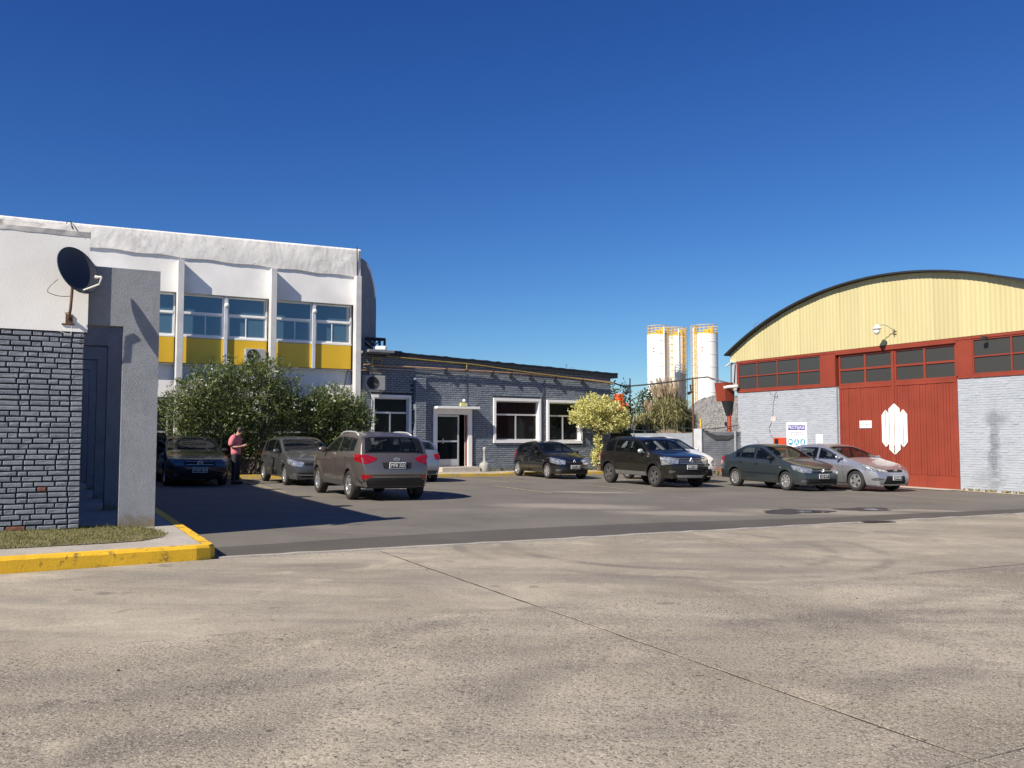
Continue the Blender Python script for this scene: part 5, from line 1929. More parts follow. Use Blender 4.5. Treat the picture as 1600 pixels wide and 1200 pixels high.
# loose trees behind
def tree(name, label, x, y, blobs, n, ln, wd, seed, mat, trunk_h, rad, z0=None):
    t = thing(name, label, 'tree', (x, y, gz(x) if z0 is None else z0), 0, 'trees behind the yard')
    V, F = leaf_cloud(blobs, n, ln, wd, seed, .5, .1)
    np_mesh('crown', V, F, mat, t)
    m = MB()
    m.tube([(0, 0, -.2), (.05, 0, trunk_h * .5), (0, 0, trunk_h)], [rad, rad * .7, rad * .3], 8)
    for b in blobs:
        m.tube([(0, 0, trunk_h * .55), (b[0] * .6, b[1] * .6, (trunk_h * .55 + b[2]) / 2), (b[0], b[1], b[2])], [rad * .5, rad * .3, rad * .12], 6)
    m.build('trunk', M_BARK, t)
M_TREE = leafmat('tree_leaf', (0.04, .07, .03), (0.13, .17, .07), .3, .5)
tree('bare_tree', 'thin tree top showing above the grey brick roof', 3.75, 60, [(0, 0, 5.6, .75, .8, .75), (.5, 0, 5.3, .6, .6, .6), (-.5, 0, 5.2, .5, .6, .5)], 420, .16, .04, 4, M_TREE, 5.5, .10)
tree('young_tree', 'loose leafy sapling above the orange machine', 6.2, 49, [(-.7, 0, 4.0, .45, .5, .7), (.05, 0, 4.2, .35, .4, .55), (.2, 0, 3.4, .5, .5, .5)], 420, .16, .05, 5, M_DKLEAF, 4.2, .05)
tree('leafy_tree', 'dark leafy tree between thin post and pampas grass', 7.2, 48.5, [(-.1, 0, 3.6, .55, .5, .55), (.35, 0, 3.9, .45, .5, .5), (-.1, 0, 2.8, .7, .6, .6), (.7, 0, 4.25, .35, .3, .3)], 900, .15, .05, 6, M_TREE, 3.8, .06)
# ================================================================== CARS
def chaikin(P, it=2):
    for _ in range(it):
        Q = [P[0]]
        for a, b in zip(P, P[1:]):
            Q.append((a[0] * .75 + b[0] * .25, a[1] * .75 + b[1] * .25))
            Q.append((a[0] * .25 + b[0] * .75, a[1] * .25 + b[1] * .75))
        Q.append(P[-1])
        P = Q
    return P

M_CARGLASS = glass('car_glass', (0.006, 0.008, 0.010), 1.45, .50, wavy=False)
M_CARGLASS2 = glass('car_glass_light', (0.012, 0.016, 0.018), 1.5, .62, wavy=False)
M_CHROME = pm('chrome', (0.70, 0.71, 0.72), .30, .9, var=.03)
M_RIM = pm('alloy', (0.60, 0.60, 0.60), .28, .75, var=.08, scale=20, geo=False)
M_RIMD = pm('dark_alloy', (0.16, 0.155, 0.15), .4, .6, var=.1, scale=20, geo=False)
M_TRIM = pm('car_trim', (0.016, 0.016, 0.017), .6, var=.15, spec=.25)
M_CLAD = pm('grey_cladding', (0.055, 0.055, 0.055), .6, var=.15)
M_PLATE = pm('plate_black', (0.015, .015, .018), .4)
M_PLTXT = pm('plate_white', (0.80, .80, .80), .4, var=.02)
M_HEAD = pm('headlight', (0.42, .45, .48), .06, .6, var=.75, scale=13, geo=False, coat=1.0)
M_HEADD = pm('headlight_dark', (0.09, .10, .11), .2, .2, var=.35, scale=16, geo=False, coat=1.0)
M_TAIL = pm('tail_red', (0.26, .006, .008), .10, 0, var=.25, scale=18, geo=False, coat=1.0)
M_AMBER = pm('lamp_amber', (0.60, .24, .03), .12, 0, var=.1, coat=1.0)
M_SEAT = pm('car_seat', (0.055, .054, .052), .9, var=.2)
M_STICK = pm('windscreen_sticker', (0.55, .60, .62), .6)

def wheel_meshes(Rw, style, wd=.20):
    Rr = Rw * .665
    ty = MB().lathe([(Rr, -wd * .42), (Rr + .015, -wd * .5), (Rw - .035, -wd * .5), (Rw - .008, -wd * .42), (Rw, -wd * .2), (Rw, wd * .2), (Rw - .008, wd * .42), (Rw - .035, wd * .5), (Rr + .015, wd * .5), (Rr, wd * .42)], 36, axis='y')
    tyre = ty.mesh('tyre', M_RUBBER, True)
    mat = M_RIMD if style == 'dark' else M_RIM
    rm = MB()
    yo = -wd * .44
    rm.lathe([(Rr - .028, yo + .02), (Rr - .02, yo - .004), (Rr, yo), (Rr, wd * .4), (Rr - .02, wd * .4), (Rr - .028, yo + .02)], 36, axis='y')
    rm.lathe([(.001, yo + .004), (.045, yo + .008), (.060, yo + .03), (.06, yo + .06)], 18, axis='y')
    ns = {'five': 5, 'dark': 5, 'ten': 10, 'eight': 8, 'twin': 5}[style]
    for k in range(ns):
        subs = (-.13, .13) if style == 'twin' else (0,)
        for s in subs:
            a = 2 * math.pi * k / ns + s
            w0, w1 = {'five': (.035, .055), 'dark': (.04, .06), 'ten': (.018, .026), 'eight': (.026, .036), 'twin': (.018, .024)}[style]
            ca, sa = math.cos(a), math.sin(a)
            r0, r1 = .035, Rr - .02
            q = []
            for (r, w, y) in ((r0, w0, yo + .004), (r1, w1, yo + .012)):
                for sg in (-1, 1):
                    q.append((ca * r - sa * w * sg, y, sa * r + ca * w * sg))
            q2 = [(x, y + .035, z) for x, y, z in q]
            rm.add(q + q2, [(0, 1, 3, 2), (4, 6, 7, 5), (0, 4, 5, 1), (2, 3, 7, 6), (0, 2, 6, 4), (1, 5, 7, 3)])
    rim = rm.mesh('rim', mat)
    bk = MB().lathe([(.001, yo + .075), (Rr - .01, yo + .075)], 28, axis='y').mesh('brake_disc', M_DARKMETAL)
    return tyre, rim, bk

def make_car(name, label, pos, heading, S):
    P0 = S['outline']
    xf, xr = max(p[0] for p in P0), min(p[0] for p in P0)
    wb, Wm, Rw = S['wb'], S['W'] / 2, S['R']
    zs = S.get('sill', .24)
    belt0, belt1 = S['belt']
    O = chaikin(P0, 2)
    # resample the outline by arc length
    acc = [0]
    for a, b in zip(O, O[1:]):
        acc.append(acc[-1] + math.hypot(b[0] - a[0], b[1] - a[1]))
    ns = int(acc[-1] / .034)
    A = np.array(O)
    ss = np.linspace(0, acc[-1], ns)
    ox = np.interp(ss, acc, A[:, 0])
    oz = np.interp(ss, acc, A[:, 1])
    tcr, tum = S.get('crown', .085), S.get('tumble', .30)

    def belt(x):
        t = (x - xf) / (xr - xf)
        return belt0 + (belt1 - belt0) * t

    def plan(x):
        kf, kr = S.get('kf', .20), S.get('kr', .14)
        a = max(0, (x - (xf - .75)) / .75)
        b = max(0, ((xr + .65) - x) / .65)
        return Wm * (1 - kf * a ** 2.6 - kr * b ** 2.6)

    Ra = Rw + S.get('gap', .055)
    def bottom(x):
        z = zs
        if x > wb / 2 + Ra * .8:
            z = zs + (P0[0][1] - zs) * 1.0
        if x < -wb / 2 - Ra * .8:
            z = P0[-1][1]
        for xw in (wb / 2, -wb / 2):
            d = abs(x - xw)
            if d < Ra:
                z = max(z, Rw + math.sqrt(Ra * Ra - d * d))
        return z

    def yside(x, z):
        W = plan(x)
        bl = belt(x)
        if z <= bl:
            t = max(0, (z - zs) / (bl - zs))
            y = W * (1 - .075 * (2 * t - 1.15) ** 2)
            # shoulder crease
            y += .012 * math.exp(-((z - (bl - .12)) / .05) ** 2)
            for xw in (wb / 2, -wb / 2):          # flared arches
                d = math.hypot(x - xw, z - Rw)
                y += S.get('flare', .018) * math.exp(-((d - Ra) / .07) ** 2)
            return y
        y0 = W * (1 - .075 * .85 ** 2)
        return max(.02, y0 - tum * (z - bl) - .05 * (z - bl) ** 2)

    def topz(x, zt):
        bl = belt(x)
        zb = min(bottom(x), zt - .015)
        cr = .045 + (tcr - .045) * max(0, min(1, (zt - bl) / .35))
        cr = min(cr, (zt - zb) * .5)
        return zb, zt - cr, cr

    def bow(x, y):
        f = max(0, min(1, (x - (xf - .7)) / .7))
        r = max(0, min(1, ((xr + .6) - x) / .6))
        q = (y / Wm) ** 2
        return x - S.get('bowf', .16) * q * f * f + S.get('bowr', .11) * q * r * r

    NS, NT = 24, 10
    mb = MB()
    for i in range(ns):
        x, zt = float(ox[i]), float(oz[i])
        zb, ze, cr = topz(x, zt)
        half = [(yside(x, zb) - .05, zb + .005)]
        for k in range(NS):
            z = zb + (ze - zb) * k / (NS - 1)
            half.append((yside(x, z), z))
        ye = yside(x, ze)
        for k in range(1, NT + 1):
            th = math.pi / 2 * k / NT
            half.append((ye * max(0, math.cos(th)) ** .72, ze + cr * math.sin(th) ** .85))
        ring = half + [(-y, z) for y, z in half[-2::-1]]
        for (y, z) in ring:
            mb.v.append((bow(x, y), y, z))
    nr = len(ring)
    near = lambda p: min(range(ns), key=lambda i: (ox[i] - p[0]) ** 2 + (oz[i] - p[1]) ** 2)
    spans = [sorted((near(S['ws'][0]), near(S['ws'][1]))), sorted((near(S['rw'][0]), near(S['rw'][1])))]
    solid = []
    for i in range(ns - 1):
        for k in range(nr - 1):
            a = i * nr + k
            f = (a, a + 1, a + nr + 1, a + nr)
            solid.append(f)
            # leave the window openings out of the shell
            q = [mb.v[j] for j in f]
            ym, zm_ = sum(abs(v[1]) for v in q) / 4, sum(v[2] for v in q) / 4
            xs_ = [float(ox[i]), float(ox[i + 1])]
            kk = min(k, nr - 2 - k)
            hole = False
            if 1 <= kk <= NS - 1:
                zb, ze, cr = topz(xs_[0], float(oz[i]))
                for (x1, x2) in S['win']:
                    if max(xs_) < x1 - .025 and min(xs_) > x2 + .025 and min(v[2] for v in q) > belt(xs_[0]) + .045 and max(v[2] for v in q) < ze - .045:
                        hole = True
            elif kk >= NS:
                for si, (ia, ib) in enumerate(spans):
                    if ia + 1 <= i and i + 1 <= ib - 1:
                        zb, ze, cr = topz(xs_[0], float(oz[i]))
                        ye = yside(xs_[0], ze)
                        if max(abs(v[1]) for v in q) < (ye - .05) * .93 if si == 0 else max(abs(v[1]) for v in q) < (ye - .09) * .88:
                            hole = True
            if not hole:
                mb.f.append(f)
    root = thing(name, label, 'car', (0, 0, 0), 0, 'cars parked in the lot')
    bodyo = mb.build('body', S['paint'], root, smooth=True)
    bvh = BVHTree.FromPolygons([Vector(v) for v in mb.v], solid)

    def cast(p, d, off):
        d = Vector(d).normalized()
        p = Vector(p)
        hit = bvh.ray_cast(p - d * 3, d)
        if hit[0] is None:
            n = bvh.find_nearest(p)
            return n[0] + (n[1] if n[1].dot(d) < 0 else -n[1]) * off
        nn = hit[1]
        if nn.dot(d) > 0:
            nn = -nn
        return hit[0] + nn * off

    def lerp_line(L_, t):
        n = len(L_) - 1
        i = min(int(t * n), n - 1)
        return Vector(L_[i]).lerp(Vector(L_[i + 1]), t * n - i)

    def patch(nm, la, lb, d, off, mat, parent, nu=14, nv=5, thick=.0):
        m = MB()
        for j in range(nv + 1):
            for i in range(nu + 1):
                t = i / nu
                p = lerp_line(la, t).lerp(lerp_line(lb, t), j / nv)
                m.v.append(tuple(cast(p, d, off)))
        for j in range(nv):
            for i in range(nu):
                a = j * (nu + 1) + i
                m.f.append((a, a + 1, a + nu + 2, a + nu + 1))
        # skirt back to the body so that the piece has depth
        rim_ = [i for i in range(nu + 1)] + [(j + 1) * (nu + 1) - 1 for j in range(1, nv + 1)] + [nv * (nu + 1) + i for i in range(nu - 1, -1, -1)] + [j * (nu + 1) for j in range(nv - 1, 0, -1)]
        b0 = len(m.v)
        dv = Vector(d).normalized() * (off + .006)
        for q in rim_:
            m.v.append(tuple(Vector(m.v[q]) + dv))
        for k in range(len(rim_)):
            k2 = (k + 1) % len(rim_)
            m.f.append((rim_[k], rim_[k2], b0 + k2, b0 + k))
        return m.build(nm, mat, parent, smooth=False)

    def outz(x, lo=True):
        """roof line height at x (upper branch)"""
        sel = [(abs(float(a) - x), float(b)) for a, b in zip(ox, oz)]
        sel.sort()
        return max(b for _, b in sel[:3])

    # ---------------- glazing
    def top_patch(nm, pa, pb, f, mat, off=.006, nu=16, nv=10, inset=.05):
        ia = min(range(ns), key=lambda i: (ox[i] - pa[0]) ** 2 + (oz[i] - pa[1]) ** 2)
        ib = min(range(ns), key=lambda i: (ox[i] - pb[0]) ** 2 + (oz[i] - pb[1]) ** 2)
        m = MB()
        for j in range(nv + 1):
            ii = ia + (ib - ia) * j / nv
            x = float(np.interp(ii, range(ns), ox)); zt = float(np.interp(ii, range(ns), oz))
            x2 = float(np.interp(ii + .5, range(ns), ox)); z2 = float(np.interp(ii + .5, range(ns), oz))
            tx, tz = x2 - x, z2 - zt
            ln = math.hypot(tx, tz) or 1
            nx_, nz_ = tz / ln, -tx / ln
            if nz_ < 0 and abs(nx_) < .2:
                nx_, nz_ = -nx_, -nz_
            zb, ze, cr = topz(x, zt)
            ye = yside(x, ze)
            for i in range(nu + 1):
                fr = (-1 + 2 * i / nu) * f
                y = fr * max(.05, ye - inset)
                c = min(1, abs(y / ye)) ** (1 / .72)
                z = ze + cr * math.sqrt(max(0, 1 - c * c)) ** .85
                m.v.append((bow(x, y) + nx_ * off, y, z + nz_ * off))
        for j in range(nv):
            for i in range(nu):
                a = j * (nu + 1) + i
                m.f.append((a, a + 1, a + nu + 2, a + nu + 1))
        return m.build(nm, mat, root, smooth=True)
    ws0, ws1 = S['ws']
    rw0, rw1 = S['rw']
    gm = S.get('glass', M_CARGLASS)
    wsn = top_patch('windscreen', ws0, ws1, 1.0, S.get('wsglass', gm))
    top_patch('rear_window', rw0, rw1, S.get('rwf', .95), gm, inset=.09)
    for sgn in (1, -1):
        for wi, (x1, x2) in enumerate(S['win']):
            la, lb = [], []
            for k in range(13):
                x = x1 + (x2 - x1) * k / 12
                zb, ze, cr = topz(x, outz(x))
                zl = belt(x) + .03
                la.append((x, sgn * 2, zl))
                lb.append((x, sgn * 2, max(zl + .004, ze - .035)))
            patch('side_window', la, lb, (0, -sgn, 0), .005, gm, root, 18, 4)
        # door gaps
        for (xa, za, xb, zb_) in S['seams']:
            la = [(xa + (xb - xa) * k / 6 - .005, sgn * 2, za + (zb_ - za) * k / 6) for k in range(7)]
            lb = [(x + .010, y, z) for x, y, z in la]
            patch('door_gap', la, lb, (0, -sgn, 0), .0015, M_TRIM, root, 10, 1)
        for (xh, zh) in S['handles']:
            p = cast((xh, sgn * 2, zh), (0, -sgn, 0), .012)
            MB().bbox(p.x - .09, p.x + .09, p.y - .014, p.y + .014, p.z - .016, p.z + .016, .008).build('door_handle', S.get('handle_mat', S['paint']), root)
        # mirror
        mx = S['mirror'][0]
        p = cast((mx, sgn * 2, S['mirror'][1]), (0, -sgn, 0), .0)
        mm = MB()
        bm_ = bmesh.new()
        bmesh.ops.create_uvsphere(bm_, u_segments=14, v_segments=10, radius=1)
        for v in bm_.verts:
            v.co = Vector((p.x + v.co.x * .055 - .02, p.y + sgn * .12 + v.co.y * .11, p.z + .05 + v.co.z * .075))
        bm_.verts.index_update()
        mm.add([v.co[:] for v in bm_.verts], [[v.index for v in f.verts] for f in bm_.faces])
        bm_.free()
        mm.tube([(p.x, p.y - sgn * .02, p.z), (p.x - .01, p.y + sgn * .07, p.z + .02)], .025, 6)
        mir = mm.build('mirror', S.get('mirror_mat', S['paint']), root, smooth=True)
        # lamps
        hl = S['head']
        hd = patch('headlight', [(x, sgn * y, z) for x, y, z in hl[0]], [(x, sgn * y, z) for x, y, z in hl[1]], (-.86, -.5 * sgn, -.12), .006, S.get('head_mat', M_HEAD), root, 12, 6)
        tl = S['tail']
        patch('tail_light', [(x, sgn * y, z) for x, y, z in tl[0]], [(x, sgn * y, z) for x, y, z in tl[1]], (.80, -.6 * sgn, 0), .007, M_TAIL, root, 12, 6)
        if 'fog' in S:
            fx, fy, fz, fw, fh = S['fog']
            patch('fog_light', [(fx, sgn * (fy - fw), fz + fh * .2), (fx, sgn * (fy + fw * .6), fz + fh), (fx - .1, sgn * (fy + fw), fz + fh * .3)], [(fx, sgn * (fy - fw), fz - fh * .2), (fx, sgn * (fy + fw * .6), fz - fh), (fx - .1, sgn * (fy + fw), fz - fh * .6)], (-1, 0, 0), .006, M_HEADD, root, 8, 3)
        if 'reflector' in S:
            rx, ry, rz_ = S['reflector']
            patch('rear_reflector', [(rx, sgn * (ry - .14), rz_ + .05), (rx, sgn * (ry + .16), rz_ + .07)], [(rx, sgn * (ry - .10), rz_ - .05), (rx, sgn * (ry + .14), rz_ - .04)], (.85, -.5 * sgn, 0), .006, M_TAIL, root, 8, 3)
        if 'sidelamp' in S:
            p = cast((S['sidelamp'][0], sgn * 2, S['sidelamp'][1]), (0, -sgn, 0), .006)
            MB().bbox(p.x - .04, p.x + .04, p.y - .01, p.y + .01, p.z - .018, p.z + .018, .005).build('side_repeater', M_AMBER if S.get('amber') else M_HEAD, root)
        if 'strip' in S:
            z_, h_ = S['strip']
            la = [(wb / 2 - Ra - .04, sgn * 2, z_), (-wb / 2 + Ra + .04, sgn * 2, z_)]
            lb = [(x, y, z + h_) for x, y, z in la]
            patch('rub_strip', la, lb, (0, -sgn, 0), .010, M_TRIM, root, 14, 2)
        if 'clad' in S:
            la = [(wb / 2 - Ra - .02, sgn * 2, zs + .01), (-wb / 2 + Ra + .02, sgn * 2, zs + .01)]
            lb = [(x, y, z + .13) for x, y, z in la]
            patch('sill_cladding', la, lb, (0, -sgn, 0), .012, S['clad'], root, 14, 2)
        if 'rails' in S:
            ra, rb, hh, mt = S['rails']
            pts = []
            for k in range(13):
                t_ = k / 12
                x = ra + (rb - ra) * t_
                zb, ze, cr = topz(x, outz(x))
                lift = hh * min(1, math.sin(math.pi * t_) * 2.2)
                pts.append((x, sgn * (yside(x, ze) - .06), ze + cr * .35 + lift))
            MB().tube(pts, .022, 8).build('roof_rail', mt, root, smooth=True)
        # wheels
        for xw in (wb / 2, -wb / 2):
            tr = Wm - .115
            ty, rim, bd = S['wheel']
            w = link('wheel', ty, root)
            w.name = 'wheel'
            w.location = (xw, sgn * tr, Rw)
            a0 = random.uniform(0, 1)
            w.rotation_euler = (0, a0, math.pi if sgn > 0 else 0)
            link('rim', rim, w)
            link('brake_disc', bd, w)
            # inner arch liner
            m = MB()
            for q in range(15):
                th = math.pi * q / 14
                for yy in (sgn * (Wm - .06), sgn * (Wm - .40)):
                    m.v.append((xw + (Ra + .012) * math.cos(th), yy, Rw + (Ra + .012) * math.sin(th)))
            for q in range(14):
                m.f.append((2 * q, 2 * q + 2, 2 * q + 3, 2 * q + 1))
            m.build('arch_liner', M_BLACK, root)
    # lower front grille, upper grille, rear plates
    for nm, y0, y1, z0, z1, mat in S['front']:
        patch(nm, [(3, -y0, z1), (3, 0, z1 + .005), (3, y0, z1)], [(3, -y1, z0), (3, 0, z0), (3, y1, z0)], (-1, 0, 0), .007, mat, root, 16, 3)
    for (z, y0, mat) in S.get('bars', ()):
        patch('grille_bar', [(3, -y0, z + .008), (3, y0, z + .008)], [(3, -y0, z - .008), (3, y0, z - .008)], (-1, 0, 0), .018, mat, root, 14, 1)
    for nm, y0, y1, z0, z1, mat in S.get('rear', ()):
        patch(nm, [(-3, -y0, z1), (-3, 0, z1 + .005), (-3, y0, z1)], [(-3, -y1, z0), (-3, 0, z0), (-3, y1, z0)], (1, 0, 0), .007, mat, root, 16, 3)
    for end in S.get('plates', ()):
        sgn, z, txt = end
        p = cast((sgn * 3, 0, z), (-sgn, 0, 0), .012)
        pl = MB().bbox(-.20, .20, -.008, .008, -.070, .070, .003)
        o = pl.build('number_plate', M_PLTXT, root)
        o.location = p + Vector((sgn * .008, 0, 0))
        o.rotation_euler = (0, 0, R(90) if sgn > 0 else R(-90))
        MB().bbox(-.188, .188, -.0105, -.006, -.058, .058, .002).build('plate_field', M_PLATE, o)
        tx = link('lettering', text_mesh('lettering', txt, .11, M_PLTXT), o)
        tx.location = (0, -.0125, 0)
        tx.rotation_euler = (R(90), 0, 0)
        tx.scale = (.85, 1, 1)
    # emblem
    for (sgn, z, kind, r) in S.get('emblems', ()):
        p = cast((sgn * 3, 0, z), (-sgn, 0, 0), .015)
        m = MB()
        def ringp(pts, rad=.008):
            m.tube([(0, a * r, b * r) for a, b in pts], rad, 6)
        circ = [(math.cos(t), math.sin(t)) for t in np.linspace(0, 2 * math.pi, 25)]
        if kind == 'roundel':
            ringp(circ); ringp([(-.45, .85), (0, .0), (.45, .85)]); ringp([(-.85, .35), (-.4, -.8), (0, .0), (.4, -.8), (.85, .35)])
        elif kind == 'diamond':
            ringp([(0, 1.2), (-.75, 0), (0, -1.2), (.75, 0), (0, 1.2)], .014)
            ringp([(0, .55), (-.3, 0), (0, -.55), (.3, 0), (0, .55)], .008)
        elif kind == 'oval':
            ringp([(1.5 * a, .6 * b) for a, b in circ], .008); ringp([(-1.2, 0), (1.2, 0)], .02)
        elif kind == 'slanted':
            ringp([(1.3 * a, .75 * b) for a, b in circ], .008); ringp([(-.5, -.6), (-.35, .6)]); ringp([(.5, .6), (.35, -.6)]); ringp([(-.4, 0), (.4, .05)])
        o = m.build('emblem', M_CHROME, root)
        o.location = p
    # cabin
    cx = S['ws'][0][0]
    rear_x = S['win'][1][1]
    for sg in (1, -1):
        m = MB()
        m.bbox(-.28, .24, sg * .36 - .23, sg * .36 + .23, .34, .50, .05)
        m.add([(-.26, sg * .36 - .22, .48), (-.26, sg * .36 + .22, .48), (-.12, sg * .36 + .22, .48), (-.12, sg * .36 - .22, .48), (-.46, sg * .36 - .20, belt(0) + .10), (-.46, sg * .36 + .20, belt(0) + .10), (-.36, sg * .36 + .20, belt(0) + .10), (-.36, sg * .36 - .20, belt(0) + .10)], [(0, 1, 5, 4), (1, 2, 6, 5), (2, 3, 7, 6), (3, 0, 4, 7), (4, 5, 6, 7)])
        m.bbox(-.49, -.39, sg * .36 - .12, sg * .36 + .12, belt(0) + .13, belt(0) + .31, .03)
        m.build('seat', M_SEAT, root)
    m = MB()
    m.bbox(rear_x + .05, rear_x + .50, -.58, .58, .36, .52, .05)
    m.bbox(rear_x - .08, rear_x + .06, -.58, .58, .45, belt(rear_x) + .06, .05)
    for sg in (1, -1):
        m.bbox(rear_x - .06, rear_x + .03, sg * .34 - .11, sg * .34 + .11, belt(rear_x) + .05, belt(rear_x) + .20, .03)
    m.build('rear_bench', M_SEAT, root)
    MB().bbox(cx - .42, cx + .02, -Wm * .80, Wm * .80, .55, S['ws'][0][1] - .07, .05).build('dashboard', M_SEAT, root)
    MB().tube([(cx - .50 + .07 * math.sin(t_), .36 + .17 * math.cos(t_), S['ws'][0][1] - .10 + .16 * math.sin(t_)) for t_ in np.linspace(0, 2 * math.pi, 21)], .014, 6).build('steering_wheel', M_BLACK, root)
    # wipers, aerial, underbody
    u_ = MB().box(xr + .35, xf - .35, -Wm * .80 + .1, Wm * .80 - .1, zs - .02, zs + .10)
    u_.box(-wb / 2 + Ra + .02, wb / 2 - Ra - .02, -Wm * .92, Wm * .92, zs + .101, zs + .12)
    u_.build('underbody', M_BLACK, root)
    if 'aerial' in S:
        ax, ln, lean = S['aerial']
        z = outz(ax)
        MB().tube([(ax, 0, z - .02), (ax - lean * .5, 0, z + ln * .6), (ax - lean, 0, z + ln)], [.008, .006, .004], 5).build('aerial', M_BLACK, root)
    if 'stickers' in S:
        for (y, z) in S['stickers']:
            q = cast((2.5, y, z), (-.75, 0, -.66), .012)
            q2 = cast((2.5, y, z + .06), (-.75, 0, -.66), .012)
            q3 = cast((2.5, y + .10, z + .06), (-.75, 0, -.66), .012)
            q4 = cast((2.5, y + .10, z), (-.75, 0, -.66), .012)
            m = MB().add([q, q4, q3, q2], [(0, 1, 2, 3)])
            m.build('windscreen_sticker', M_STICK, root)
    # park it on the slope
    n = Vector((SLOPE, 0, 1)).normalized()
    rot = Vector((0, 0, 1)).rotation_difference(n).to_matrix().to_4x4() @ Matrix.Rotation(R(90 - heading), 4, 'Z')
    root.matrix_world = Matrix.Translation((pos[0], pos[1], gz(pos[0]) + .001)) @ rot
    return root

HATCH_S = [(.62, .28, .50, .95)]
def seams(f, b, r, z0=.32, z1=.93, arch=None):
    out = [(f + .06, z0, f, z1), (b, z0, b + .02, z1)]
    if arch:
        out += [(arch[0], arch[1], arch[2], arch[3]), (arch[2], arch[3], r, z1)]
    return out

W30t = wheel_meshes(.30, 'ten'); W30e = wheel_meshes(.30, 'eight'); W29 = wheel_meshes(.295, 'five')
W34t = wheel_meshes(.345, 'twin', .22); W34d = wheel_meshes(.345, 'dark', .22); W32 = wheel_meshes(.32, 'five', .21)

# ---- brown grey crossover, seen from behind
ix = dict(W=1.82, wb=2.64, R=.345, sill=.30, belt=(1.02, 1.14), crown=.10, tumble=.33, flare=.03, kf=.2, kr=.17, bowr=.16,
          outline=[(2.10, .28), (2.18, .45), (2.19, .70), (2.05, .92), (1.45, 1.06), (1.02, 1.12), (.25, 1.55), (-.10, 1.61), (-.60, 1.625), (-1.30, 1.59), (-1.78, 1.53), (-2.00, 1.16), (-2.10, 1.02), (-2.20, .80), (-2.22, .55), (-2.10, .33)],
          ws=((.98, 1.14), (.22, 1.555)), rw=((-1.76, 1.50), (-2.03, 1.13)), rwf=1.0,
          win=[(.80, -.28), (-.34, -1.10), (-1.14, -1.52)], seams=seams(.78, -.31, -1.02, .40, 1.04, (-.92, .62, -1.15, .95)), handles=[(-.16, .96), (-1.0, 1.0)],
          mirror=(.68, 1.10), head=[[(2.1, .45, .86), (1.95, .70, .92), (1.65, .9, .98)], [(2.1, .50, .72), (1.95, .75, .74), (1.65, .9, .84)]],
          tail=[[(-2.1, .48, 1.00), (-2.05, .70, 1.07), (-1.62, .92, 1.09)], [(-2.1, .52, .93), (-2.05, .70, .86), (-1.78, .92, .93)]],
          front=[('grille', .40, .34, .66, .82, M_TRIM), ('lower_grille', .62, .5, .36, .52, M_TRIM)],
          rear=[('rear_bumper', .88, .76, .34, .54, M_BLACK), ('tailgate_recess', .36, .33, .76, .90, M_TRIM), ('tailgate_gap', .66, .66, .604, .616, M_TRIM)],
          reflector=(-2.1, .70, .555), plates=[(-1, .83, 'MFB 323')], emblems=[(-1, .965, 'slanted', .055)], rails=(.15, -1.35, .055, M_ALU), clad=M_CLAD, aerial=(-1.2, .16, .14),
          wheel=W34t, paint=paint('paint_brown_grey', (0.205, .178, .160), .7, .28))
make_car('crossover_car', 'brown grey crossover seen from behind, in the middle of the lot', (-3.71, 22.66), -28, ix)

# ---- dark grey hatchback beside it
gol = dict(W=1.66, wb=2.465, R=.30, sill=.22, belt=(.87, .97), crown=.085, tumble=.31,
           outline=[(1.93, .20), (2.01, .36), (2.00, .58), (1.90, .74), (1.28, .93), (.88, 1.0), (.12, 1.40), (-.15, 1.455), (-.60, 1.47), (-1.10, 1.43), (-1.40, 1.37), (-1.68, 1.04), (-1.82, .92), (-1.89, .62), (-1.87, .42), (-1.80, .26)],
           ws=((.84, 1.02), (.12, 1.395)), rw=((-1.42, 1.34), (-1.67, 1.05)),
           win=[(.70, -.22), (-.29, -1.02), (-1.06, -1.28)], seams=seams(.72, -.25, -.98, .30, .90, (-.88, .55, -1.05, .82)), handles=[(-.1, .80), (-.95, .83)],
           mirror=(.62, .95), head=[[(1.95, .44, .70), (1.8, .66, .75), (1.5, .82, .79)], [(1.95, .48, .57), (1.8, .68, .58), (1.55, .82, .66)]],
           tail=[[(-1.8, .52, .92), (-1.7, .7, .96), (-1.5, .8, .98)], [(-1.8, .52, .76), (-1.7, .7, .74), (-1.5, .8, .78)]],
           front=[('grille', .42, .40, .60, .69, M_TRIM), ('lower_grille', .62, .50, .26, .40, M_TRIM)], bars=[(.645, .40, M_TRIM), (.33, .55, M_CHROME)], fog=(1.9, .60, .34, .10, .05),
           emblems=[(1, .645, 'roundel', .055)], stickers=[(.42, 1.27), (-.1, 1.30), (.48, 1.10)], handle_mat=M_TRIM, sidelamp=(1.02, .72),
           wheel=W30t, paint=paint('paint_grey', (0.10, .103, .106), .6, .32))
make_car('hatchback_car', 'dark grey hatchback parked left of the brown grey crossover', (-6.73, 28.06), 150, gol)

# ---- silver car behind the crossover
sil = dict(gol, W=1.70, wb=2.5, outline=[(p[0] * 1.03, p[1] * .99) for p in gol['outline']], paint=paint('paint_silver_blue', (0.34, .38, .42), .7, .30), rear=[('rear_bumper', .70, .60, .28, .40, M_CLAD), ('tailgate_recess', .26, .25, .56, .70, M_TRIM)], wheel=W30t, emblems=[(-1, .86, 'roundel', .05)])
make_car('silver_car', 'silver hatchback mostly hidden behind the brown grey crossover', (-3.95, 30.9), -28, sil)

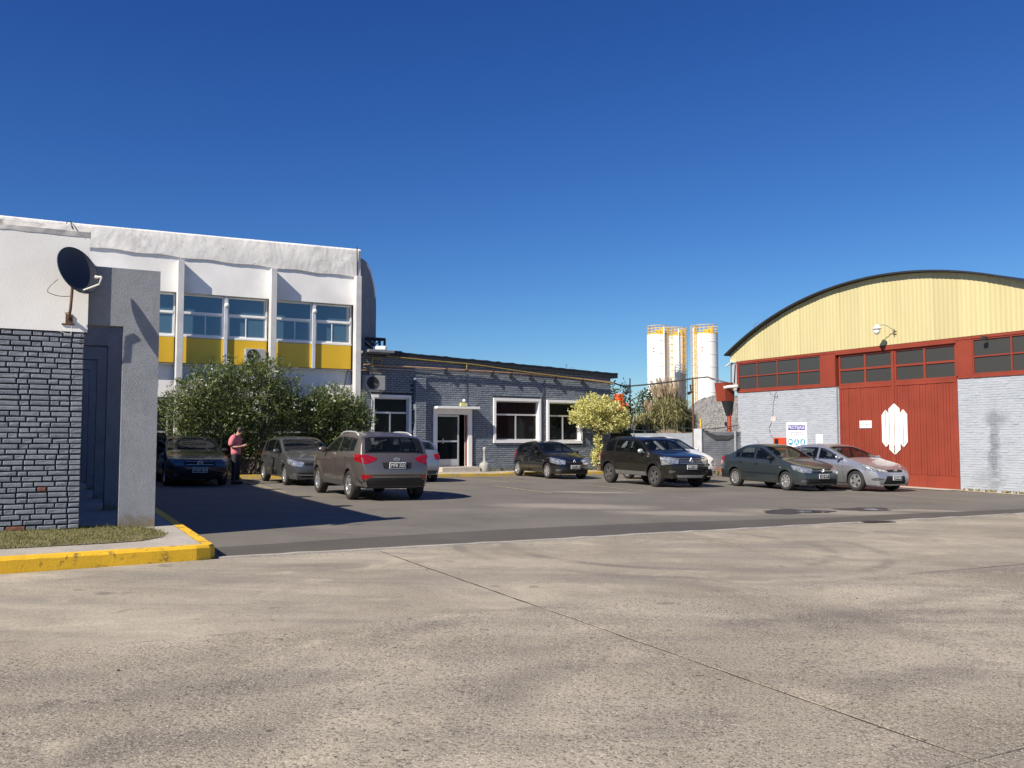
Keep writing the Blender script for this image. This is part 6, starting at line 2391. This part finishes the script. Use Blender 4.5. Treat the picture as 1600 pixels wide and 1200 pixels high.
# ---- black small hatchback in front of the brick wall
clio = dict(W=1.64, wb=2.47, R=.295, sill=.22, belt=(.84, .95), crown=.085, tumble=.33, kf=.24, bowf=.2,
            outline=[(1.95, .20), (2.02, .36), (1.99, .56), (1.86, .72), (1.22, .91), (.86, .98), (.20, 1.34), (-.10, 1.40), (-.55, 1.417), (-1.05, 1.37), (-1.30, 1.31), (-1.58, 1.0), (-1.74, .88), (-1.79, .60), (-1.77, .40), (-1.70, .26)],
            ws=((.82, 1.0), (.2, 1.335)), rw=((-1.32, 1.28), (-1.57, 1.01)),
            win=[(.68, -.20), (-.27, -.95), (-.99, -1.22)], seams=seams(.70, -.23, -.92, .30, .88, (-.85, .55, -1.0, .8)), handles=[(-.08, .78), (-.88, .81)],
            mirror=(.60, .93), head=[[(1.95, .38, .70), (1.75, .62, .77), (1.45, .8, .81)], [(1.95, .42, .55), (1.8, .66, .55), (1.5, .8, .62)]],
            tail=[[(-1.7, .52, .92), (-1.6, .7, .96), (-1.4, .8, .98)], [(-1.7, .52, .72), (-1.6, .7, .70), (-1.4, .8, .74)]],
            front=[('grille', .34, .30, .60, .66, M_TRIM), ('lower_grille', .62, .52, .24, .36, M_TRIM)], fog=(1.9, .62, .34, .08, .04),
            plates=[(1, .46, 'DFT 541')], emblems=[(1, .64, 'diamond', .06)], strip=(.50, .055), sidelamp=(1.0, .68), stickers=[(.40, 1.24)], mirror_mat=M_TRIM,
            wheel=W29, wsglass=M_CARGLASS2, paint=paint('paint_black', (0.006, .006, .007), .1, .22))
make_car('small_hatchback', 'small black hatchback parked in front of the grey brick wall', (1.47, 35.0), 153.5, clio)

# ---- black off-roader
dus = dict(W=1.82, wb=2.67, R=.345, sill=.34, belt=(1.02, 1.11), crown=.085, tumble=.30, flare=.045, gap=.07, kf=.18, bowf=.15,
           outline=[(2.06, .30), (2.14, .48), (2.15, .72), (2.08, .93), (1.92, 1.02), (1.32, 1.11), (.96, 1.16), (.36, 1.53), (.10, 1.60), (-.40, 1.63), (-1.20, 1.61), (-1.72, 1.54), (-1.96, 1.20), (-2.10, 1.06), (-2.15, .70), (-2.13, .50), (-2.05, .38)],
           ws=((.92, 1.18), (.34, 1.535)), rw=((-1.74, 1.51), (-1.95, 1.21)),
           win=[(.78, -.16), (-.23, -.98), (-1.12, -1.58)], seams=seams(.82, -.19, -1.02, .46, 1.02, (-.95, .66, -1.12, .95)), handles=[(-.06, .92), (-.90, .94)],
           mirror=(.70, 1.10), mirror_mat=M_ALU, head=[[(2.1, .48, .94), (1.95, .72, .98), (1.70, .92, .98)], [(2.1, .50, .78), (1.95, .76, .74), (1.78, .92, .72)]], head_mat=M_HEAD,
           tail=[[(-2.1, .62, 1.08), (-2.0, .8, 1.1), (-1.9, .88, 1.1)], [(-2.1, .62, .82), (-2.0, .8, .8), (-1.9, .88, .8)]],
           front=[('grille', .45, .45, .76, .95, M_TRIM), ('lower_grille', .52, .40, .44, .64, M_TRIM), ('skid_plate', .55, .48, .33, .41, M_GALV)], bars=[(.79, .43, M_CHROME), (.855, .43, M_CHROME), (.92, .43, M_CHROME)],
           fog=(2.1, .68, .52, .09, .05), plates=[(1, .665, 'MRU 254')], emblems=[(1, .85, 'diamond', .085)], rails=(.05, -1.45, .05, M_TRIM), clad=pm('mid_grey_cladding', (0.13, .13, .125), .55), sidelamp=(.98, .98), stickers=[(.52, 1.42)], handle_mat=M_TRIM,
           wheel=W34d, paint=paint('paint_olive_black', (0.015, .013, .009), .3, .24))
make_car('off_roader', 'black off-roader with roof rails and chrome grille bars', (4.79, 30.43), 153, dus)

# ---- dark green sedan
voy = dict(W=1.66, wb=2.465, R=.30, sill=.22, belt=(.87, .98), crown=.085, tumble=.31,
           outline=[(1.95, .20), (2.04, .36), (2.03, .58), (1.93, .74), (1.28, .93), (.88, 1.0), (.10, 1.395), (-.20, 1.445), (-.65, 1.46), (-1.05, 1.40), (-1.58, 1.10), (-1.98, 1.06), (-2.12, 1.00), (-2.18, .70), (-2.17, .45), (-2.10, .28)],
           ws=((.84, 1.02), (.10, 1.39)), rw=((-1.10, 1.37), (-1.54, 1.12)),
           win=[(.70, -.22), (-.30, -.98), (-1.02, -1.24)], seams=seams(.72, -.26, -.98, .30, .92, (-.88, .55, -1.08, .85)), handles=[(-.1, .80), (-.92, .84)],
           mirror=(.62, .95), mirror_mat=M_TRIM, head=[[(1.98, .40, .69), (1.8, .64, .76), (1.5, .82, .80)], [(1.98, .46, .57), (1.8, .68, .58), (1.58, .82, .66)]],
           tail=[[(-2.1, .56, .98), (-2.0, .72, 1.0), (-1.85, .8, 1.0)], [(-2.1, .56, .74), (-2.0, .72, .72), (-1.85, .8, .76)]],
           front=[('grille', .38, .37, .58, .69, M_TRIM), ('lower_grille', .66, .56, .25, .39, M_TRIM)], bars=[(.635, .37, M_CHROME)], fog=(1.92, .62, .32, .08, .04),
           plates=[(1, .47, 'LCJ 417')], emblems=[(1, .635, 'roundel', .055)], handle_mat=M_TRIM, aerial=(-.95, .22, .16), strip=(.50, .02), sidelamp=(1.02, .72),
           wheel=W30e, wsglass=M_CARGLASS2, paint=paint('paint_green_grey', (0.058, .076, .085), .6, .28))
make_car('sedan_car', 'dark green grey sedan parked before the pale blue wall', (8.81, 29.40), 155.5, voy)

# ---- silver hatchback by the red door
foc = dict(W=1.82, wb=2.64, R=.32, sill=.22, belt=(.90, 1.0), crown=.09, tumble=.33, kf=.22, bowf=.2,
           outline=[(2.08, .20), (2.17, .36), (2.17, .56), (2.06, .72), (1.42, .94), (.98, 1.03), (.05, 1.42), (-.25, 1.48), (-.70, 1.497), (-1.25, 1.45), (-1.62, 1.36), (-1.95, 1.04), (-2.10, .90), (-2.16, .62), (-2.14, .42), (-2.05, .28)],
           ws=((.94, 1.05), (.05, 1.415)), rw=((-1.64, 1.33), (-1.94, 1.05)),
           win=[(.80, -.24), (-.31, -1.10), (-1.14, -1.48)], seams=seams(.80, -.275, -1.05, .30, .93, (-.95, .58, -1.15, .85)), handles=[(-.1, .84), (-.98, .87)],
           mirror=(.70, 1.0), head=[[(2.05, .42, .72), (1.85, .66, .80), (1.45, .9, .88)], [(2.05, .48, .60), (1.85, .72, .62), (1.6, .9, .70)]],
           tail=[[(-2.0, .62, 1.05), (-1.9, .76, 1.1), (-1.7, .84, 1.1)], [(-2.0, .62, .82), (-1.9, .76, .78), (-1.7, .84, .82)]],
           front=[('grille', .36, .33, .62, .69, M_TRIM), ('lower_grille', .40, .50, .25, .50, M_TRIM)], fog=(2.0, .66, .40, .14, .05),
           plates=[(1, .44, 'JDB 060')], emblems=[(1, .655, 'oval', .05)], sidelamp=(1.1, .75), stickers=[(.45, 1.30)],
           wheel=W32, wsglass=M_CARGLASS2, paint=paint('paint_silver', (0.50, .50, .54), .75, .28))
make_car('silver_hatchback', 'silver hatchback parked in front of the red door', (11.10, 29.92), 152, foc)

# ---- white car hidden behind the off-roader
wht = dict(foc, W=1.76, outline=[(p[0], p[1] * (1.13 if p[1] > .8 else 1.05)) for p in foc['outline']], belt=(1.0, 1.12), ws=((.94, 1.18), (.05, 1.60)), rw=((-1.64, 1.50), (-1.94, 1.19)), mirror=(.70, 1.12), handles=[(-.1, .95), (-.98, .98)], paint=paint('paint_white', (0.74, .74, .73), .0, .30), plates=[], front=foc['front'], wsglass=M_CARGLASS2)
make_car('white_car', 'white car mostly hidden behind the black off-roader', (5.85, 33.85), 152, wht)

# ---- black sedan in the shade
bora = dict(voy, W=1.735, wb=2.51, R=.31, belt=(.88, .98),
            outline=[(2.00, .20), (2.09, .38), (2.10, .60), (2.0, .76), (1.40, .93), (.96, 1.0), (.20, 1.38), (-.10, 1.43), (-.60, 1.446), (-1.0, 1.40), (-1.60, 1.08), (-2.10, 1.03), (-2.22, .95), (-2.27, .65), (-2.25, .42), (-2.15, .28)],
            ws=((.92, 1.02), (.20, 1.375)), rw=((-1.05, 1.38), (-1.56, 1.11)),
            head=[[(2.05, .44, .74), (1.95, .66, .76), (1.75, .86, .78)], [(2.05, .44, .58), (1.95, .68, .58), (1.75, .86, .60)]], head_mat=M_HEADD,
            front=[('grille', .38, .34, .58, .74, M_TRIM), ('lower_grille', .62, .55, .24, .38, M_TRIM)], bars=[(.62, .35, M_GALV), (.70, .37, M_GALV)],
            plates=[(1, .47, 'FHW 806')], emblems=[(1, .66, 'roundel', .07)], wsglass=M_CARGLASS, paint=paint('paint_navy_black', (0.008, .009, .014), .2, .22), wheel=wheel_meshes(.31, 'five'))
make_car('black_sedan', 'black sedan in the deep shade beside the standing person', (-9.80, 26.95), 152, bora)

# ================================================================== PERSON
def skin_obj(name, verts, edges, radii, root_i, mat, parent, sub=2):
    me = bpy.data.meshes.new(name)
    me.from_pydata([tuple(v) for v in verts], edges, [])
    me.materials.append(mat)
    o = link(name, me, parent)
    sk = o.modifiers.new('skin', 'SKIN')
    sk.use_smooth_shade = True
    sk.branch_smoothing = 0.3
    for i, r in enumerate(radii):
        rr = r if hasattr(r, '__len__') else (r, r)
        me.skin_vertices[0].data[i].radius = rr
    me.skin_vertices[0].data[root_i].use_root = True
    sb = o.modifiers.new('sub', 'SUBSURF')
    sb.levels = sub
    sb.render_levels = sub
    return o

def person():
    px, py = -8.30, 26.72
    t = thing('person', 'person in pink shirt and dark trousers looking down at a phone', 'person', (px, py, gz(px)), R(-14))
    M_SKIN = pm('skin', (0.46, .27, .18), .5, var=.06)
    M_SHIRT = pm('pink_shirt', (0.56, .17, .19), .8, var=.10, scale=9, bmp=.15, bscale=30)
    M_TROU = pm('dark_trousers', (0.018, .019, .024), .8, var=.2, scale=9)
    M_HAIR = pm('dark_hair', (0.018, .014, .012), .6, var=.2, scale=40)
    V, E, Rd = [], [], []
    def add(p, r, par=None):
        V.append(p); Rd.append(r)
        if par is not None:
            E.append((par, len(V) - 1))
        return len(V) - 1
    pel = add((0, 0, .95), (.11, .09))
    sp1 = add((-.02, 0, 1.10), (.10, .08), pel)
    sp2 = add((-.03, 0, 1.27), (.11, .08), sp1)
    ch = add((-.01, 0, 1.40), (.085, .07), sp2)
    nk = add((.045, 0, 1.49), .055, ch)
    hd0 = add((.085, 0, 1.545), (.072, .078), nk)
    hd1 = add((.115, 0, 1.60), (.082, .095), hd0)
    hd2 = add((.13, 0, 1.655), (.070, .078), hd1)
    jaw = add((.165, 0, 1.525), (.035, .04), hd0)
    nose = add((.215, 0, 1.575), (.012, .016), hd1)
    for s in (1, -1):
        sh_ = add((-.02, s * .160, 1.38), .040, ch)
        el = add((-.04, s * .232, 1.13), .036, sh_)
        fa = add((.10, s * .18, 1.11), .040, el)
        wr = add((.225, s * .085, 1.135), .027, fa)
        pm0 = add((.275, s * .062, 1.155), (.024, .038), wr)
        kn = add((.315, s * .050, 1.170), (.018, .036), pm0)
        for k in range(4):
            ln = (.85, 1.0, .95, .75)[k]
            y0 = s * .050 + s * (.030 - k * .019)
            f1 = add((.338, y0, 1.172 - .002 * k), .0095, kn)
            f2 = add((.338 + .030 * ln, y0 - s * .006, 1.166), .0088, f1)
            f3 = add((.338 + .046 * ln, y0 - s * .018, 1.178), .0082, f2)
        t1 = add((.285, s * .030, 1.185), .011, pm0)
        t2 = add((.315, s * .018, 1.200), .0098, t1)
        t3 = add((.338, s * .014, 1.203), .0088, t2)
        hp = add((-.005, s * .085, .90), .085, pel)
        kn2 = add((.02, s * .10, .50), .058, hp)
        cf = add((-.005, s * .105, .33), .050, kn2)
        an = add((-.03, s * .11, .09), .038, cf)
        add((.10, s * .125, .045), (.038, .028), an)
    body = skin_obj('body', V, E, Rd, pel, M_SKIN, t, 1)
    # shirt: torso and sleeves to the elbow
    sv = [(0, 0, .86), (-.02, 0, 1.10), (-.035, 0, 1.27), (-.015, 0, 1.40), (.03, 0, 1.475)]
    se = [(0, 1), (1, 2), (2, 3), (3, 4)]
    sr = [(.185, .155), (.18, .145), (.185, .145), (.160, .13), (.07, .07)]
    for s in (1, -1):
        b = len(sv)
        sv += [(-.025, s * .185, 1.395), (-.04, s * .222, 1.26), (-.04, s * .238, 1.12)]
        sr += [.104, .094, .086]
        se += [(3, b), (b, b + 1), (b + 1, b + 2)]
    skin_obj('shirt', sv, se, sr, 1, M_SHIRT, t, 2)
    tv = [(0, 0, .98), (0, 0, .90)]
    te = [(0, 1)]
    tr = [(.148, .115), (.15, .12)]
    for s in (1, -1):
        b = len(tv)
        tv += [(-.005, s * .088, .82), (.018, s * .10, .50), (-.008, s * .108, .28), (-.022, s * .11, .09)]
        tr += [.102, .080, .073, .066]
        te += [(1, b), (b, b + 1), (b + 1, b + 2), (b + 2, b + 3)]
    skin_obj('trousers', tv, te, tr, 1, M_TROU, t, 2)
    for s in (1, -1):
        m = MB()
        bm_ = bmesh.new()
        bmesh.ops.create_uvsphere(bm_, u_segments=14, v_segments=8, radius=1)
        for v in bm_.verts:
            z = v.co.z
            v.co = Vector((.045 + v.co.x * .145, s * .118 + v.co.y * .052, max(.004, .045 + z * .05)))
        bm_.verts.index_update()
        m.add([v.co[:] for v in bm_.verts], [[v.index for v in f.verts] for f in bm_.faces])
        bm_.free()
        m.build('shoe', M_BLACK, t, smooth=True)
        m = MB()
        bm_ = bmesh.new()
        bmesh.ops.create_uvsphere(bm_, u_segments=10, v_segments=8, radius=1)
        for v in bm_.verts:
            v.co = Vector((.095 + v.co.x * .018, s * .083 + v.co.y * .010, 1.585 + v.co.z * .032))
        bm_.verts.index_update()
        m.add([v.co[:] for v in bm_.verts], [[v.index for v in f.verts] for f in bm_.faces])
        bm_.free()
        m.build('ear', M_SKIN, t, smooth=True)
        m = MB().lathe([(.001, .012), (.009, .006), (.012, 0), (.001, -.004)], 10, (.195, s * .034, 1.598), 'x')
        m.build('eye', M_HAIR, t)
    # hair cap, fuller at the back and crown of the bowed head
    bm_ = bmesh.new()
    bmesh.ops.create_uvsphere(bm_, u_segments=24, v_segments=16, radius=1)
    rot = Matrix.Rotation(R(28), 3, 'Y')
    dele = [v for v in bm_.verts if (v.co.z < -.25 and v.co.x > -.2) or v.co.z < -.62 or (v.co.x > .55 and v.co.z < .35)]
    bmesh.ops.delete(bm_, geom=dele, context='VERTS')
    for v in bm_.verts:
        c = v.co.copy()
        c = Vector((c.x * .108, c.y * .092, c.z * .108)) * (1 + .03 * math.sin(c.x * 60 + c.y * 40))
        v.co = rot @ c + Vector((.112, 0, 1.622))
    me = bpy.data.meshes.new('hair')
    bm_.to_mesh(me)
    bm_.free()
    me.materials.append(M_HAIR)
    me.polygons.foreach_set('use_smooth', [True] * len(me.polygons))
    hair = link('hair', me, t)
    sd = hair.modifiers.new('t', 'SOLIDIFY'); sd.thickness = .012
    # phone held in both hands
    ph = MB().bbox(-.072, .072, -.036, .036, -.0045, .0045, .003).build('phone', M_BLACK)
    c, s_ = math.cos(R(-14)), math.sin(R(-14))
    lx, ly, lz = .352, 0.0, 1.192
    ph.location = (px + lx * c - ly * s_, py + lx * s_ + ly * c, gz(px) + lz)
    ph.rotation_euler = (0, R(-18), R(-14))
    tag(ph, 'mobile phone held in the hands of the pink shirted person', 'phone')
    MB().bbox(-.066, .066, -.032, .032, .0046, .0056, .0005).build('screen', M_WINDARK, ph)
person()
